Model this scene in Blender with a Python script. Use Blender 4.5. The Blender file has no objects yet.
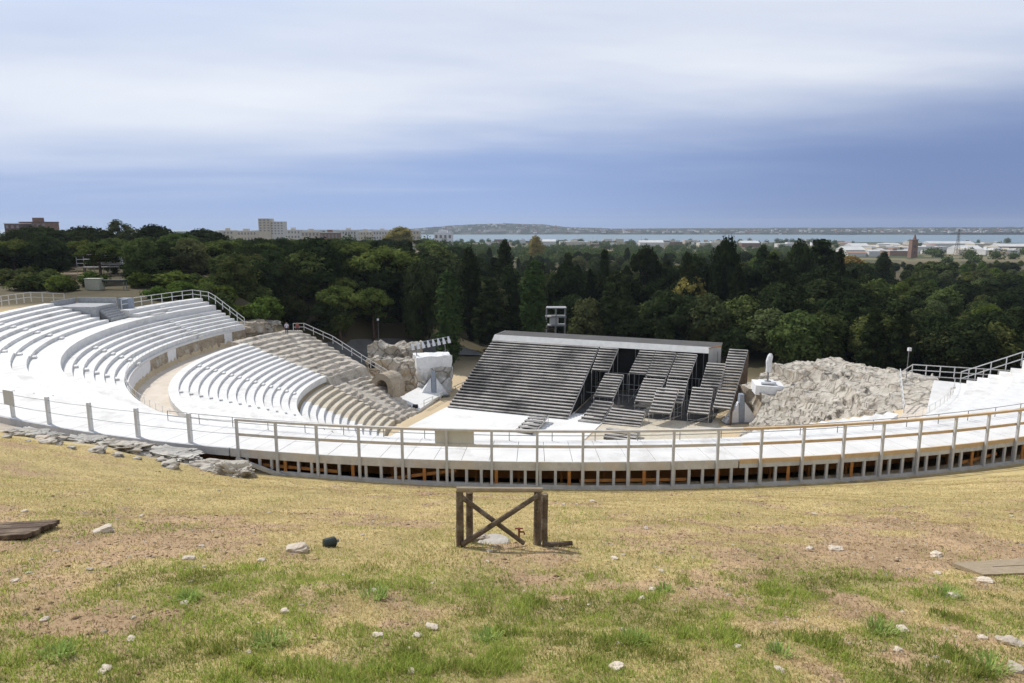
import bpy, math, random
import numpy as np
from mathutils import Vector, Matrix, noise as mnoise
R=math.radians
scene=bpy.context.scene
COL=scene.collection
random.seed(7); rng=np.random.default_rng(7)
CX,CY=3.0,97.5            # centre of the theatre's circles
PITCH=R(9.6); FOC=683.0

def at(u,v,y):            # a point seen in direction (u,v) that stands y metres away
    a=(u-512)/FOC; b=(v-341.5)/FOC
    f=math.cos(PITCH)-b*math.sin(PITCH); d=math.sin(PITCH)+b*math.cos(PITCH)
    return Vector((a*y/f, y, -d*y/f))
def atz(u,v,z):
    a=(u-512)/FOC; b=(v-341.5)/FOC
    f=math.cos(PITCH)-b*math.sin(PITCH); d=math.sin(PITCH)+b*math.cos(PITCH)
    t=-z/d
    return Vector((a*t, f*t, z))
def pol(r,th,z=0.0):
    return Vector((CX+r*math.cos(R(th)), CY+r*math.sin(R(th)), z))

# ------------------------------------------------------------------ materials
def nt(m):
    m.use_nodes=True
    return m.node_tree, m.node_tree.nodes, m.node_tree.links
def mat(name,c1,c2=None,scale=3.0,rough=0.8,bump=0.0,bscale=None,detail=6,c3=None,s3=0.6,t3=(.5,.7),rand=0.0,spec=0.3,stretch=None,metal=0.0,coord='Object',crack=0):
    m=bpy.data.materials.new(name); t,N,L=nt(m)
    b=N['Principled BSDF']; b.inputs['Roughness'].default_value=rough
    b.inputs['Specular IOR Level'].default_value=spec; b.inputs['Metallic'].default_value=metal
    if c2 is None: c2=tuple(x*.8 for x in c1)
    tc=N.new('ShaderNodeTexCoord'); vec=tc.outputs[coord]
    if coord=='World':
        pass
    mp=N.new('ShaderNodeMapping'); L.new(vec,mp.inputs['Vector'])
    if stretch: mp.inputs['Scale'].default_value=stretch
    n=N.new('ShaderNodeTexNoise'); n.inputs['Scale'].default_value=scale; n.inputs['Detail'].default_value=detail
    n.inputs['Roughness'].default_value=.62
    L.new(mp.outputs[0],n.inputs['Vector'])
    r=N.new('ShaderNodeValToRGB'); r.color_ramp.elements[0].position=.35; r.color_ramp.elements[1].position=.65
    r.color_ramp.elements[0].color=(*c1,1); r.color_ramp.elements[1].color=(*c2,1)
    L.new(n.outputs['Fac'],r.inputs['Fac']); out=r.outputs['Color']
    if c3:
        n3=N.new('ShaderNodeTexNoise'); n3.inputs['Scale'].default_value=s3; n3.inputs['Detail'].default_value=7
        n3.inputs['Roughness'].default_value=.65
        L.new(mp.outputs[0],n3.inputs['Vector'])
        r3=N.new('ShaderNodeValToRGB'); r3.color_ramp.elements[0].position=t3[0]; r3.color_ramp.elements[1].position=t3[1]
        L.new(n3.outputs['Fac'],r3.inputs['Fac'])
        mx=N.new('ShaderNodeMix'); mx.data_type='RGBA'
        L.new(r3.outputs['Color'],mx.inputs['Factor']); L.new(out,mx.inputs[6]); mx.inputs[7].default_value=(*c3,1)
        out=mx.outputs[2]
    if crack:
        vo=N.new('ShaderNodeTexVoronoi'); vo.feature='DISTANCE_TO_EDGE'; vo.inputs['Scale'].default_value=crack
        ad=N.new('ShaderNodeVectorMath'); ad.operation='ADD'; sc_=N.new('ShaderNodeVectorMath'); sc_.operation='SCALE'; sc_.inputs['Scale'].default_value=1.2
        L.new(n.outputs['Color'],sc_.inputs[0]); L.new(mp.outputs[0],ad.inputs[0]); L.new(sc_.outputs[0],ad.inputs[1]); L.new(ad.outputs[0],vo.inputs['Vector'])
        rc=N.new('ShaderNodeMapRange'); rc.inputs['From Max'].default_value=.075; rc.inputs['To Min'].default_value=.85; rc.inputs['To Max'].default_value=0
        L.new(vo.outputs['Distance'],rc.inputs['Value'])
        mc=N.new('ShaderNodeMix'); mc.data_type='RGBA'; L.new(rc.outputs[0],mc.inputs['Factor']); L.new(out,mc.inputs[6]); mc.inputs[7].default_value=(.12,.10,.075,1); out=mc.outputs[2]
    if rand>0:
        oi=N.new('ShaderNodeObjectInfo'); hs=N.new('ShaderNodeHueSaturation')
        ma=N.new('ShaderNodeMapRange'); ma.inputs['To Min'].default_value=1-rand; ma.inputs['To Max'].default_value=1+rand
        L.new(oi.outputs['Random'],ma.inputs['Value']); L.new(ma.outputs[0],hs.inputs['Value']); L.new(out,hs.inputs['Color'])
        out=hs.outputs['Color']
    L.new(out,b.inputs['Base Color'])
    if bump>0:
        nb=N.new('ShaderNodeTexNoise'); nb.inputs['Scale'].default_value=bscale or scale*3; nb.inputs['Detail'].default_value=8
        L.new(mp.outputs[0],nb.inputs['Vector'])
        bp=N.new('ShaderNodeBump'); bp.inputs['Strength'].default_value=bump; bp.inputs['Distance'].default_value=.1
        L.new(nb.outputs['Fac'],bp.inputs['Height']); L.new(bp.outputs[0],b.inputs['Normal'])
    return m
def leafmat(name,c1,c2,trans=.25,rand=.3,scale=.35):
    m=bpy.data.materials.new(name); t,N,L=nt(m)
    for n in list(N): 
        if n.type=='BSDF_PRINCIPLED': N.remove(n)
    o=[n for n in N if n.type=='OUTPUT_MATERIAL'][0]
    tc=N.new('ShaderNodeTexCoord'); n=N.new('ShaderNodeTexNoise'); n.inputs['Scale'].default_value=scale; n.inputs['Detail'].default_value=5
    n.inputs['Roughness'].default_value=.7
    L.new(tc.outputs['Object'],n.inputs['Vector'])
    r=N.new('ShaderNodeValToRGB'); r.color_ramp.elements[0].position=.36; r.color_ramp.elements[1].position=.64
    r.color_ramp.elements[0].color=(*c1,1); r.color_ramp.elements[1].color=(*c2,1); L.new(n.outputs['Fac'],r.inputs['Fac'])
    oi=N.new('ShaderNodeObjectInfo'); hs=N.new('ShaderNodeHueSaturation')
    ma=N.new('ShaderNodeMapRange'); ma.inputs['To Min'].default_value=1-rand; ma.inputs['To Max'].default_value=1+rand
    mh=N.new('ShaderNodeMapRange'); mh.inputs['To Min'].default_value=.475; mh.inputs['To Max'].default_value=.515
    w=N.new('ShaderNodeMath'); w.operation='MULTIPLY'; w.inputs[1].default_value=7.31
    fr=N.new('ShaderNodeMath'); fr.operation='FRACT'; L.new(oi.outputs['Random'],w.inputs[0]); L.new(w.outputs[0],fr.inputs[0])
    L.new(oi.outputs['Random'],ma.inputs['Value']); L.new(ma.outputs[0],hs.inputs['Value']); L.new(fr.outputs[0],mh.inputs['Value']); L.new(mh.outputs[0],hs.inputs['Hue'])
    L.new(r.outputs['Color'],hs.inputs['Color'])
    d=N.new('ShaderNodeBsdfDiffuse'); tr=N.new('ShaderNodeBsdfTranslucent'); mx=N.new('ShaderNodeMixShader'); mx.inputs[0].default_value=trans
    L.new(hs.outputs[0],d.inputs[0]); L.new(hs.outputs[0],tr.inputs[0]); L.new(d.outputs[0],mx.inputs[1]); L.new(tr.outputs[0],mx.inputs[2]); L.new(mx.outputs[0],o.inputs[0])
    return m
def vcolmat(name,attr='col',fine=40,amt=.5,rough=.95,bump=.3,bsc=25,trans=0):
    m=bpy.data.materials.new(name); t,N,L=nt(m); b=N['Principled BSDF']; b.inputs['Roughness'].default_value=rough
    b.inputs['Specular IOR Level'].default_value=.1
    a=N.new('ShaderNodeAttribute'); a.attribute_name=attr
    tc=N.new('ShaderNodeTexCoord'); n=N.new('ShaderNodeTexNoise'); n.inputs['Scale'].default_value=fine; n.inputs['Detail'].default_value=6; n.inputs['Roughness'].default_value=.7
    L.new(tc.outputs['Object'],n.inputs['Vector'])
    ma=N.new('ShaderNodeMapRange'); ma.inputs['From Min'].default_value=.25; ma.inputs['From Max'].default_value=.75
    ma.inputs['To Min'].default_value=1-amt; ma.inputs['To Max'].default_value=1+amt*.7
    L.new(n.outputs['Fac'],ma.inputs['Value'])
    mu=N.new('ShaderNodeVectorMath'); mu.operation='SCALE'; L.new(a.outputs['Color'],mu.inputs[0]); L.new(ma.outputs[0],mu.inputs['Scale'])
    L.new(mu.outputs[0],b.inputs['Base Color'])
    if bump:
        nb=N.new('ShaderNodeTexNoise'); nb.inputs['Scale'].default_value=bsc; nb.inputs['Detail'].default_value=8
        L.new(tc.outputs['Object'],nb.inputs['Vector'])
        bp=N.new('ShaderNodeBump'); bp.inputs['Strength'].default_value=bump; bp.inputs['Distance'].default_value=.05
        L.new(nb.outputs['Fac'],bp.inputs['Height']); L.new(bp.outputs[0],b.inputs['Normal'])
    return m
M={}
M['white']=mat('white_boards',(.735,.725,.70),(.665,.655,.63),1.2,.7,.05,20,c3=(.50,.485,.45),s3=.30,t3=(.52,.78),rand=.06)
M['deckwhite']=mat('white_deck_boards',(.735,.725,.70),(.64,.63,.605),.9,.7,.05,20,c3=(.47,.455,.42),s3=.5,t3=(.55,.75),stretch=(1,1,1))
M['white2']=mat('white_paint',(.80,.80,.80),(.70,.70,.70),2,.6)
M['greypaint']=mat('grey_timber',(.56,.565,.57),(.44,.445,.45),3,.8,.1,30,c3=(.60,.58,.55),s3=1.2)
M['landing']=mat('grey_boards',(.40,.405,.41),(.30,.305,.31),3,.8,.1,30)
M['panel']=mat('blank_panel',(.56,.56,.53),(.50,.50,.47),2,.7)
M['greyrail']=mat('weathered_rail',(.60,.585,.56),(.48,.465,.44),2.5,.8,.1,30,c3=(.58,.49,.39),s3=.8)
M['orange']=mat('raw_timber',(.42,.20,.065),(.33,.14,.04),4,.75,.1,30)
M['rawrail']=mat('new_pine_rail',(.60,.44,.27),(.52,.36,.20),3,.75,.1,30)
M['metal']=mat('galvanised_tube',(.42,.43,.44),(.34,.35,.36),6,.45,metal=.4)
M['thin']=mat('dark_thin_steel',(.22,.22,.22),(.16,.16,.16),6,.5)
M['whiterail']=mat('pale_rail',(.66,.66,.64),(.55,.55,.53),3,.6)
M['stone']=mat('limestone',(.53,.49,.42),(.40,.365,.305),.9,.95,1.0,2.4,c3=(.33,.28,.215),s3=.33,t3=(.52,.66),crack=.42)
M['stonegrey']=mat('grey_limestone',(.46,.44,.40),(.30,.285,.255),1.3,.95,.9,5,c3=(.58,.55,.49),s3=.5,t3=(.45,.62))
M['ledge']=mat('weathered_ledge',(.56,.51,.43),(.42,.37,.30),1.0,.95,.8,4,c3=(.27,.235,.19),s3=.55,t3=(.50,.66))
M['brownstone']=mat('brown_rock_wall',(.42,.35,.255),(.26,.21,.15),.8,.95,.9,3,c3=(.47,.44,.38),s3=.45,t3=(.52,.66))
M['tanstep']=mat('tan_stone_step',(.60,.54,.43),(.48,.42,.32),1.2,.95,.4,4)
M['sand']=mat('sand_floor',(.68,.60,.47),(.54,.43,.27),.5,.95,.1,5)
M['stagewhite']=mat('stage_floor_white',(.76,.75,.72),(.70,.69,.66),.8,.8,c3=(.58,.56,.52),s3=.25,t3=(.55,.8))
M['bench']=mat('weathered_bench',(.50,.475,.435),(.37,.35,.325),1.0,.85,.1,15,c3=(.13,.125,.12),s3=.14,t3=(.46,.62))
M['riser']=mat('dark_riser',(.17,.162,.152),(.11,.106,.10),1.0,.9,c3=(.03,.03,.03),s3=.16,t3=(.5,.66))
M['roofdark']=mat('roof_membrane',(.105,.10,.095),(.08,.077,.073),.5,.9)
M['fascia']=mat('pale_panel',(.50,.50,.48),(.42,.42,.41),.8,.8)
M['black']=mat('black_drape',(.02,.02,.02),(.012,.012,.012),2,.95)
M['darkwood']=mat('dark_hatch_wood',(.13,.085,.055),(.07,.045,.03),4,.9,.3,12,c3=(.26,.20,.13),s3=1.5,t3=(.5,.7))
M['plank']=mat('sunbleached_plank',(.40,.32,.22),(.30,.235,.155),5,.9,.3,20,stretch=(1,6,1))
M['log']=mat('rough_fence_wood',(.17,.125,.085),(.095,.07,.05),8,.9,.5,25,c3=(.33,.28,.21),s3=2.5,t3=(.52,.7))
M['bark']=mat('bark',(.10,.07,.05),(.06,.045,.035),2,.95,.6,6)
M['rust']=mat('rusty_pipe',(.26,.10,.05),(.16,.06,.035),12,.7)
M['slab']=mat('pale_concrete',(.52,.48,.42),(.42,.39,.34),5,.9,.3,15)
M['pebble']=mat('pale_stone',(.62,.54,.43),(.47,.39,.30),6,.95,.5,14,rand=.22)
M['canvas']=mat('white_canvas',(.72,.73,.74),(.62,.63,.65),2,.8,.2,4)
M['bluegrey']=mat('bluegrey_canvas',(.30,.34,.40),(.24,.27,.32),2,.8,.2,4)
M['cream']=mat('cream_render',(.58,.52,.42),(.50,.44,.35),.3,.9,coord='Object')
M['pale']=mat('pale_render',(.62,.60,.56),(.54,.52,.49),.3,.9)
M['brick']=mat('brick_red',(.25,.155,.115),(.19,.12,.09),.5,.9)
M['brown']=mat('brown_facade',(.14,.095,.08),(.10,.07,.06),.3,.9)
M['terracotta']=mat('terracotta_roof',(.34,.215,.16),(.28,.175,.13),.5,.9)
M['warehouse']=mat('warehouse_roof',(.60,.60,.58),(.50,.50,.48),.1,.8)
M['glass']=mat('window_dark',(.09,.10,.12),(.06,.07,.08),.5,.3)
M['hazedglass']=mat('window_hazed',(.26,.255,.25),(.20,.20,.20),.5,.4)  # glass colour lightened to imitate haze over far windows
M['skin']=mat('skin',(.42,.25,.18),(.38,.22,.16),5,.6)
M['lilac']=mat('pale_shirt',(.55,.52,.60),(.48,.45,.53),5,.8)
M['navy']=mat('dark_trousers',(.04,.04,.07),(.03,.03,.05),5,.8)
M['red']=mat('reddish_shirt',(.30,.10,.08),(.25,.08,.06),5,.8)
M['hair']=mat('dark_hair',(.03,.02,.015),(.02,.015,.01),9,.7)
M['road']=mat('grey_road',(.16,.16,.155),(.12,.12,.115),.5,.9)
M['greenbox']=mat('cream_cabinet',(.45,.45,.36),(.38,.38,.30),2,.7)

# ------------------------------------------------------------------ mesh helpers
class MB:
    def __init__(s): s.v=[]; s.f=[]; s.m=[]
    def add(s,v,f,m=0):
        o=len(s.v); s.v+= [tuple(p) for p in v]; s.f+=[tuple(i+o for i in q) for q in f]; s.m+=[m]*len(f); return s
    def hexa(s,b,t,m=0):   # bottom four, top four (same order)
        return s.add(list(b)+list(t),[(3,2,1,0),(4,5,6,7),(0,1,5,4),(1,2,6,5),(2,3,7,6),(3,0,4,7)],m)
    def box(s,x0,x1,y0,y1,z0,z1,m=0):
        b=[(x0,y0,z0),(x1,y0,z0),(x1,y1,z0),(x0,y1,z0)]; t=[(p[0],p[1],z1) for p in b]
        return s.hexa(b,t,m)
    def cbox(s,c,sx,sy,sz,rz=0,m=0):
        c=Vector(c); q=Matrix.Rotation(rz,3,'Z')
        b=[c+q@Vector((x*sx/2,y*sy/2,0)) for x,y in((-1,-1),(1,-1),(1,1),(-1,1))]
        return s.hexa(b,[p+Vector((0,0,sz)) for p in b],m)
    def beam(s,a,b,w,h,m=0,up=(0,0,1)):
        a=Vector(a); b=Vector(b); d=(b-a).normalized(); x=d.cross(Vector(up))
        if x.length<1e-4: x=d.cross(Vector((0,1,0)))
        x.normalize(); z=x.cross(d)
        def q(p): return [p-x*w/2-z*h/2,p+x*w/2-z*h/2,p+x*w/2+z*h/2,p-x*w/2+z*h/2]
        A=q(a);B=q(b)
        return s.add(A+B,[(0,1,2,3),(7,6,5,4),(0,4,5,1),(1,5,6,2),(2,6,7,3),(3,7,4,0)],m)
    def tube(s,pts,r,n=6,m=0,cap=True):
        pts=[Vector(p) for p in pts]; rr=r if isinstance(r,(list,tuple)) else [r]*len(pts)
        vs=[];fs=[]
        for i,p in enumerate(pts):
            d=(pts[min(i+1,len(pts)-1)]-pts[max(i-1,0)]).normalized()
            x=d.cross(Vector((0.3,0.1,1))); 
            if x.length<1e-3: x=d.cross(Vector((1,0,0)))
            x.normalize(); y=x.cross(d)
            for k in range(n):
                a=2*math.pi*k/n; vs.append(p+(x*math.cos(a)+y*math.sin(a))*rr[i])
        for i in range(len(pts)-1):
            for k in range(n):
                fs.append((i*n+k,i*n+(k+1)%n,(i+1)*n+(k+1)%n,(i+1)*n+k))
        if cap: fs.append(tuple(range(n-1,-1,-1))); fs.append(tuple(range((len(pts)-1)*n,len(pts)*n)))
        return s.add(vs,fs,m)
    def ring(s,r0,r1,z0,z1,t0,t1,step=1.0,m=0,zf=None):   # curved box; zf(th) gives the rise of the whole piece
        n=max(2,int(abs(t1-t0)/step)); vs=[];fs=[]
        for i in range(n+1):
            th=t0+(t1-t0)*i/n; dz=zf(th) if zf else 0
            for (r,z) in ((r0,z0),(r1,z0),(r1,z1),(r0,z1)): vs.append(pol(r,th,z+dz))
        for i in range(n):
            a=i*4;b=a+4
            for k in range(4): fs.append((a+k,a+(k+1)%4,b+(k+1)%4,b+k))
        fs.append((3,2,1,0)); fs.append((n*4,n*4+1,n*4+2,n*4+3))
        return s.add(vs,fs,m)
    def build(s,name,mats,parent=None,smooth=False,loc=None):
        me=bpy.data.meshes.new(name); off=Vector((0,0,0))
        if parent is not None and parent.name in WORLD:
            p=parent
            while p is not None: off+=p.location; p=p.parent
        if loc is not None: off=off+Vector(loc)
        me.from_pydata([Vector(v)-off for v in s.v],[],s.f)
        if not isinstance(mats,(list,tuple)): mats=[mats]
        for q in mats: me.materials.append(q)
        if len(mats)>1: me.polygons.foreach_set('material_index',s.m)
        if smooth: me.polygons.foreach_set('use_smooth',[True]*len(me.polygons))
        me.update()
        import bmesh
        bm=bmesh.new(); bm.from_mesh(me); bmesh.ops.recalc_face_normals(bm,faces=bm.faces); bm.to_mesh(me); bm.free()
        o=bpy.data.objects.new(name,me); COL.objects.link(o)
        if parent is not None: o.parent=parent
        if loc is not None: o.location=loc
        return o
def tag(o,label=None,cat=None,group=None,kind=None):
    if label: o['label']=label
    if cat: o['category']=cat
    if group: o['group']=group
    if kind: o['kind']=kind
    return o
WORLD=set()               # things whose part meshes are written in world coordinates
def thing(name,label,cat,loc=(0,0,0),rz=0,group=None,world=False):
    o=bpy.data.objects.new(name,None); COL.objects.link(o); o.location=loc; o.rotation_euler.z=rz; o.empty_display_size=.2
    if world: WORLD.add(o.name)
    return tag(o,label,cat,group)
def inst(name,me,parent,loc,rz=0,scale=None):
    o=bpy.data.objects.new(name,me); COL.objects.link(o); o.parent=parent; o.location=loc; o.rotation_euler.z=rz
    if scale: o.scale=scale
    return o
def copy_tree(o,loc,rz=0,scale=None,label=None,group=None):
    c=o.copy(); COL.objects.link(c); c.location=loc; c.rotation_euler.z=rz
    if scale: c.scale=scale
    if label: c['label']=label
    if group: c['group']=group
    for ch in o.children:
        d=ch.copy(); COL.objects.link(d); d.parent=c
        for g in ch.children:
            e=g.copy(); COL.objects.link(e); e.parent=d
    return c
def npmesh(name,V,F,mats,attr=None,smooth=False):
    me=bpy.data.meshes.new(name); V=np.asarray(V,dtype=np.float32); F=np.asarray(F,dtype=np.int32); k=F.shape[1]
    me.vertices.add(len(V)); me.vertices.foreach_set('co',V.ravel())
    me.loops.add(F.size); me.loops.foreach_set('vertex_index',F.ravel())
    me.polygons.add(len(F)); me.polygons.foreach_set('loop_start',np.arange(0,F.size,k,dtype=np.int32)); me.polygons.foreach_set('loop_total',np.full(len(F),k,dtype=np.int32))
    if smooth: me.polygons.foreach_set('use_smooth',np.ones(len(F),dtype=bool))
    me.update(calc_edges=True); me.validate()
    if attr is not None:
        a=me.color_attributes.new('col','FLOAT_COLOR','POINT'); c=np.ones((len(V),4),dtype=np.float32); c[:,:3]=attr; a.data.foreach_set('color',c.ravel())
    for q in (mats if isinstance(mats,(list,tuple)) else [mats]): me.materials.append(q)
    return me
def link(name,me,parent=None):
    o=bpy.data.objects.new(name,me); COL.objects.link(o); o.parent=parent; return o
# value noise
def hsh(i,j,s):
    h=np.sin(i*127.1+j*311.7+s*74.7)*43758.5453; return h-np.floor(h)
def vn(x,y,sc,seed=0,octv=4,gain=.5):
    x=np.asarray(x,float)/sc; y=np.asarray(y,float)/sc; tot=0; amp=1; nrm=0
    for o in range(octv):
        i=np.floor(x); j=np.floor(y); u=x-i; w=y-j; u=u*u*(3-2*u); w=w*w*(3-2*w)
        a=hsh(i,j,seed+o); b=hsh(i+1,j,seed+o); c=hsh(i,j+1,seed+o); d=hsh(i+1,j+1,seed+o)
        tot=tot+amp*((a*(1-u)+b*u)*(1-w)+(c*(1-u)+d*u)*w); nrm+=amp; amp*=gain; x=x*2.03+11.3; y=y*2.03+5.7
    return tot/nrm
def ss(x,a,b):
    t=np.clip((np.asarray(x,float)-a)/(b-a),0,1); return t*t*(3-2*t)

# ------------------------------------------------------------------ terrain
def terrain(x,y):
    b=np.interp(x,[-260,-110,-75,-58,-35,-25,-10,10,60,150],[-11.6,-11.8,-12.3,-13.4,-18.5,-24,-29,-30.5,-28,-29])
    f=ss(y,180,1500); far=-46.0
    b=b*(1-f)+far*f
    left=ss(-x-.22*y,-60,80)*ss(y,250,600)          # the town's rise on the left
    b=b*(1-left)+np.maximum(b,-24)*left
    return b
def ground_h(x,y):
    x=np.asarray(x,float); y=np.asarray(y,float)
    dx=x-CX; dy=y-CY; r=np.hypot(dx,dy); th=np.degrees(np.arctan2(dy,dx))%360
    d=r-69.0
    f=np.interp(d,[0,8.5,15.6,22,24,26,28,34,60],[0,2.95,5.13,6.75,7.2,8.2,9.9,10.6,12])
    w=ss(th,190,216)*(1-ss(th,318,345))
    zb=np.interp(th,[160,190,235,253,257.5,270,290,330],[-12.2,-10.9,-10.46,-10.52,-11.3,-11.48,-11.58,-11.9])
    hill=zb+f*w
    T=terrain(x,y)
    wg=ss(th,160,186)*(1-ss(th,322,345))*(1-ss(r,120,220))
    out=hill*wg+T*(1-wg)
    prof=np.interp(r,[0,20.8,21.5,32.4,33,47.2,47.5,51.1,51.6,57,59,65.6,68.4,69],[-30.03,-30.03,-30.4,-25.6,-24.6,-19.8,-19.55,-19.55,-18.0,-15.6,-14.6,-12.6,-11.35,-11.12])
    prof=np.where(r>68.4,np.minimum(prof,zb),prof)
    prof=np.where((th>146)&(th<178),np.minimum(prof,-13.2),prof)
    c=ss(th,145,150)*(1-ss(th,329,333))
    k=ss(r,44,70)
    opn=-30.03*(1-k)+np.minimum(T,-17)*k
    inn=prof*c+opn*(1-c)
    k2=ss(r,68.95,69.05)
    h=inn*(1-k2)+out*k2
    n=(vn(x,y,3.0,3,4)-.5)*.28+(vn(x,y,.55,9,3)-.5)*.07
    h=h+n*ss(d,.2,3)*wg*(y<60)
    bank=ss(-y,-2.2,.5)                                 # the bank and terrace the view is taken from
    h=np.where(y<60,h*(1-bank)+np.maximum(h,-1.65)*bank,h)
    return h
def gh(x,y): return float(ground_h(np.array([x]),np.array([y]))[0])
def greenness(x,y):
    n=vn(x,y,1.7,21,4); n2=vn(x,y,.45,5,3)
    band=ss(y,5.0,6.5)*(1-ss(y,10.0,11.6+1.6*(vn(x,y,4,2,2)-.5)))
    band=band*(1-.55*ss(-x,4.0,8.0))
    g=.92*band*ss(n*.5+n2*.5,.37,.56)+.22*ss(n,.54,.70)*(1-ss(y,20,27))*(1-.6*ss(x,4,9)*ss(y,10,13))
    return np.clip(g,0,1)
def soilness(x,y):
    n=vn(x,y,2.3,41,4); n2=vn(x,y,.5,44,3)
    bias=.16*ss(x,1.5,5)*ss(y,8.5,11)*(1-ss(y,15,19))+.10*ss(-x,2.5,6)*(1-ss(y,14,16))+.10*np.exp(-((y-12.2)/1.2)**2)+.085*(1-ss(y,9.5,11))
    return ss(n*.6+n2*.4+bias,.54,.70)
STRAW=np.array([.53,.41,.20]); SOIL=np.array([.40,.265,.17]); GREEN=np.array([.30,.275,.11])
def ground_col(x,y):
    r=np.hypot(x-CX,y-CY); th=np.degrees(np.arctan2(y-CY,x-CX))%360
    g=greenness(x,y)[:,None]; s=soilness(x,y)[:,None]
    v=(.75+.5*vn(x,y,.8,61,4))[:,None]; olive=vn(x,y,4.5,17,3)[:,None]
    c=STRAW*(1-.30*olive)+np.array([.24,.25,.08])*.30*olive
    c=c*(1-.75*s)+SOIL*.75*s; c=c*(1-.6*g)+GREEN*.6*g; c=c*v
    vg=ss(th,215,225)*(1-ss(th,254,259))*(1-ss(r-69+1.6*(vn(x,y,1.1,70,3)-.5),1.0,3.6)); c=c*(1-vg[:,None])+np.array([.44,.385,.31])*(.75+.5*vn(x,y,.5,71,3))[:,None]*vg[:,None]
    sand=np.array([.60,.48,.31])*(.9+.2*vn(x,y,2,3,3))[:,None]
    wood=np.array([.10,.085,.05])*(.6+.8*vn(x,y,6,8,3))[:,None]
    wood=np.where(((vn(x,y,14,12,3)>.64)&(x<-60)&(y>150))[:,None],np.array([.28,.19,.12]),wood)
    far=np.where((vn(x,y,70,32,4)>.5)[:,None],np.array([.20,.17,.10]),np.array([.07,.085,.04]))
    hillmask=((r>=68.9)&(y<96)).astype(float)[:,None]
    edge=ss(r,68.9,74)*(1-ss(r,74,80))*ss(th,165,185)*(1-ss(th,215,225)); edge=edge[:,None]
    fl=((r<68.9)).astype(float)[:,None]*(1-ss(r,40,60))[:,None]
    fl=np.where((r<np.where(th<179,60.5,69))&(th>150)&(th<331),1.0,np.where((th>140)&(th<179)&(r>60.5),0.0,fl[:,0])); fl=np.where((th<162)&(th>120)&(r>51.5),0.0,fl)[:,None]
    o=wood*(1-fl)+sand*fl
    f=ss(y,500,800)[:,None]; o=o*(1-f)+far*f
    o=o*(1-hillmask)+c*hillmask
    o=o*(1-edge)+np.array([.42,.33,.21])*edge
    return o
ang=np.concatenate([np.arange(-180,-52,4.0),np.arange(-52,52,.25),np.arange(52,180,4.0)])
rad=np.concatenate([np.arange(.5,4.5,.5),np.arange(4.5,14,.045),np.arange(14,30,.09),np.arange(30,60,.5),np.geomspace(60,250,130),np.geomspace(256,9000,70)])
A,Rr=np.meshgrid(np.radians(ang),rad); X=(Rr*np.sin(A)).ravel(); Y=(Rr*np.cos(A)).ravel()
Z=ground_h(X,Y)
shore=2080+120*(vn(X,X*0,300,4,3)-.5)-.10*X
Zs=np.where(Y>shore,-46-16*ss(Y-shore,0,40),Z); Z=np.where(Y>1500,np.where(Y>shore,Zs,np.minimum(Z,-40)),Z)
Z=np.where(Rr.ravel()>2500,-64,Z)
nr,na=len(rad),len(ang)
ii,jj=np.meshgrid(np.arange(nr-1),np.arange(na),indexing='ij')
F=np.stack([ii*na+jj,ii*na+(jj+1)%na,(ii+1)*na+(jj+1)%na,(ii+1)*na+jj],-1).reshape(-1,4)[:,::-1]
Cc=ground_col(X,Y)
M['ground']=vcolmat('hillside_soil',fine=9,amt=.35,bump=.5,bsc=22)
tag(link('ground',npmesh('ground',np.stack([X,Y,Z],1),F,M['ground'],Cc,smooth=True)),kind='structure')

# sea and far shore
m=bpy.data.materials.new('sea_water'); t,N,L=nt(m); b=N['Principled BSDF']; b.inputs['Base Color'].default_value=(.10,.17,.19,1); b.inputs['Roughness'].default_value=.28
tc=N.new('ShaderNodeTexCoord'); n=N.new('ShaderNodeTexNoise'); n.inputs['Scale'].default_value=.02; n.inputs['Detail'].default_value=6; L.new(tc.outputs['Object'],n.inputs['Vector'])
bp=N.new('ShaderNodeBump'); bp.inputs['Strength'].default_value=.5; bp.inputs['Distance'].default_value=3; L.new(n.outputs['Fac'],bp.inputs['Height']); L.new(bp.outputs[0],b.inputs['Normal'])
V=[(-9000,1700,-56),(9000,1700,-56),(9000,11000,-56),(-9000,11000,-56)]
tag(link('sea',npmesh('sea',V,[(0,1,2,3)],m)),kind='structure')
xs=np.arange(-2600,5200,22.0); ys=np.linspace(4500,7600,46); XX,YY=np.meshgrid(xs,ys)
ridge=np.interp(XX,[-2600,-950,-700,-450,-120,250,520,1000,2000,3500,5200],[0,4,26,46,60,52,28,14,18,24,28])
coast=4560+110*vn(XX,XX*0,420,77,3)-np.where(XX>900,(XX-900)*.10,0)
HH=-60+ss(YY,coast,coast+60)*8+ss(YY,coast+20,coast+900)*ridge*(.75+.5*vn(XX,YY,240,31,4))+ss(YY,coast,coast+80)*(vn(XX,YY,60,13,3))*16
HH[-1,:]=-70
gx=len(xs); gy=len(ys); i2,j2=np.meshgrid(np.arange(gy-1),np.arange(gx-1),indexing='ij')
F2=np.stack([i2*gx+j2,i2*gx+j2+1,(i2+1)*gx+j2+1,(i2+1)*gx+j2],-1).reshape(-1,4)
xv,yv=XX.ravel(),YY.ravel(); nn=vn(xv,yv,110,55,4)[:,None]
fc=np.where(nn>.60,np.array([.10,.10,.085]),np.array([.026,.036,.028]))*(.7+.6*vn(xv,yv,40,3,2))[:,None]
M['far']=vcolmat('far_land',fine=.02,amt=.3,bump=0)
tag(link('far_shore',npmesh('far_shore',np.stack([xv,yv,HH.ravel()],1),F2,M['far'],fc)),kind='structure')
mb=MB()
def farh(x,y):
    i=int(np.clip(np.searchsorted(ys,y),0,gy-1)); j=int(np.clip((x+2600)/22,0,gx-1)); return float(HH[i,j])
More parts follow.
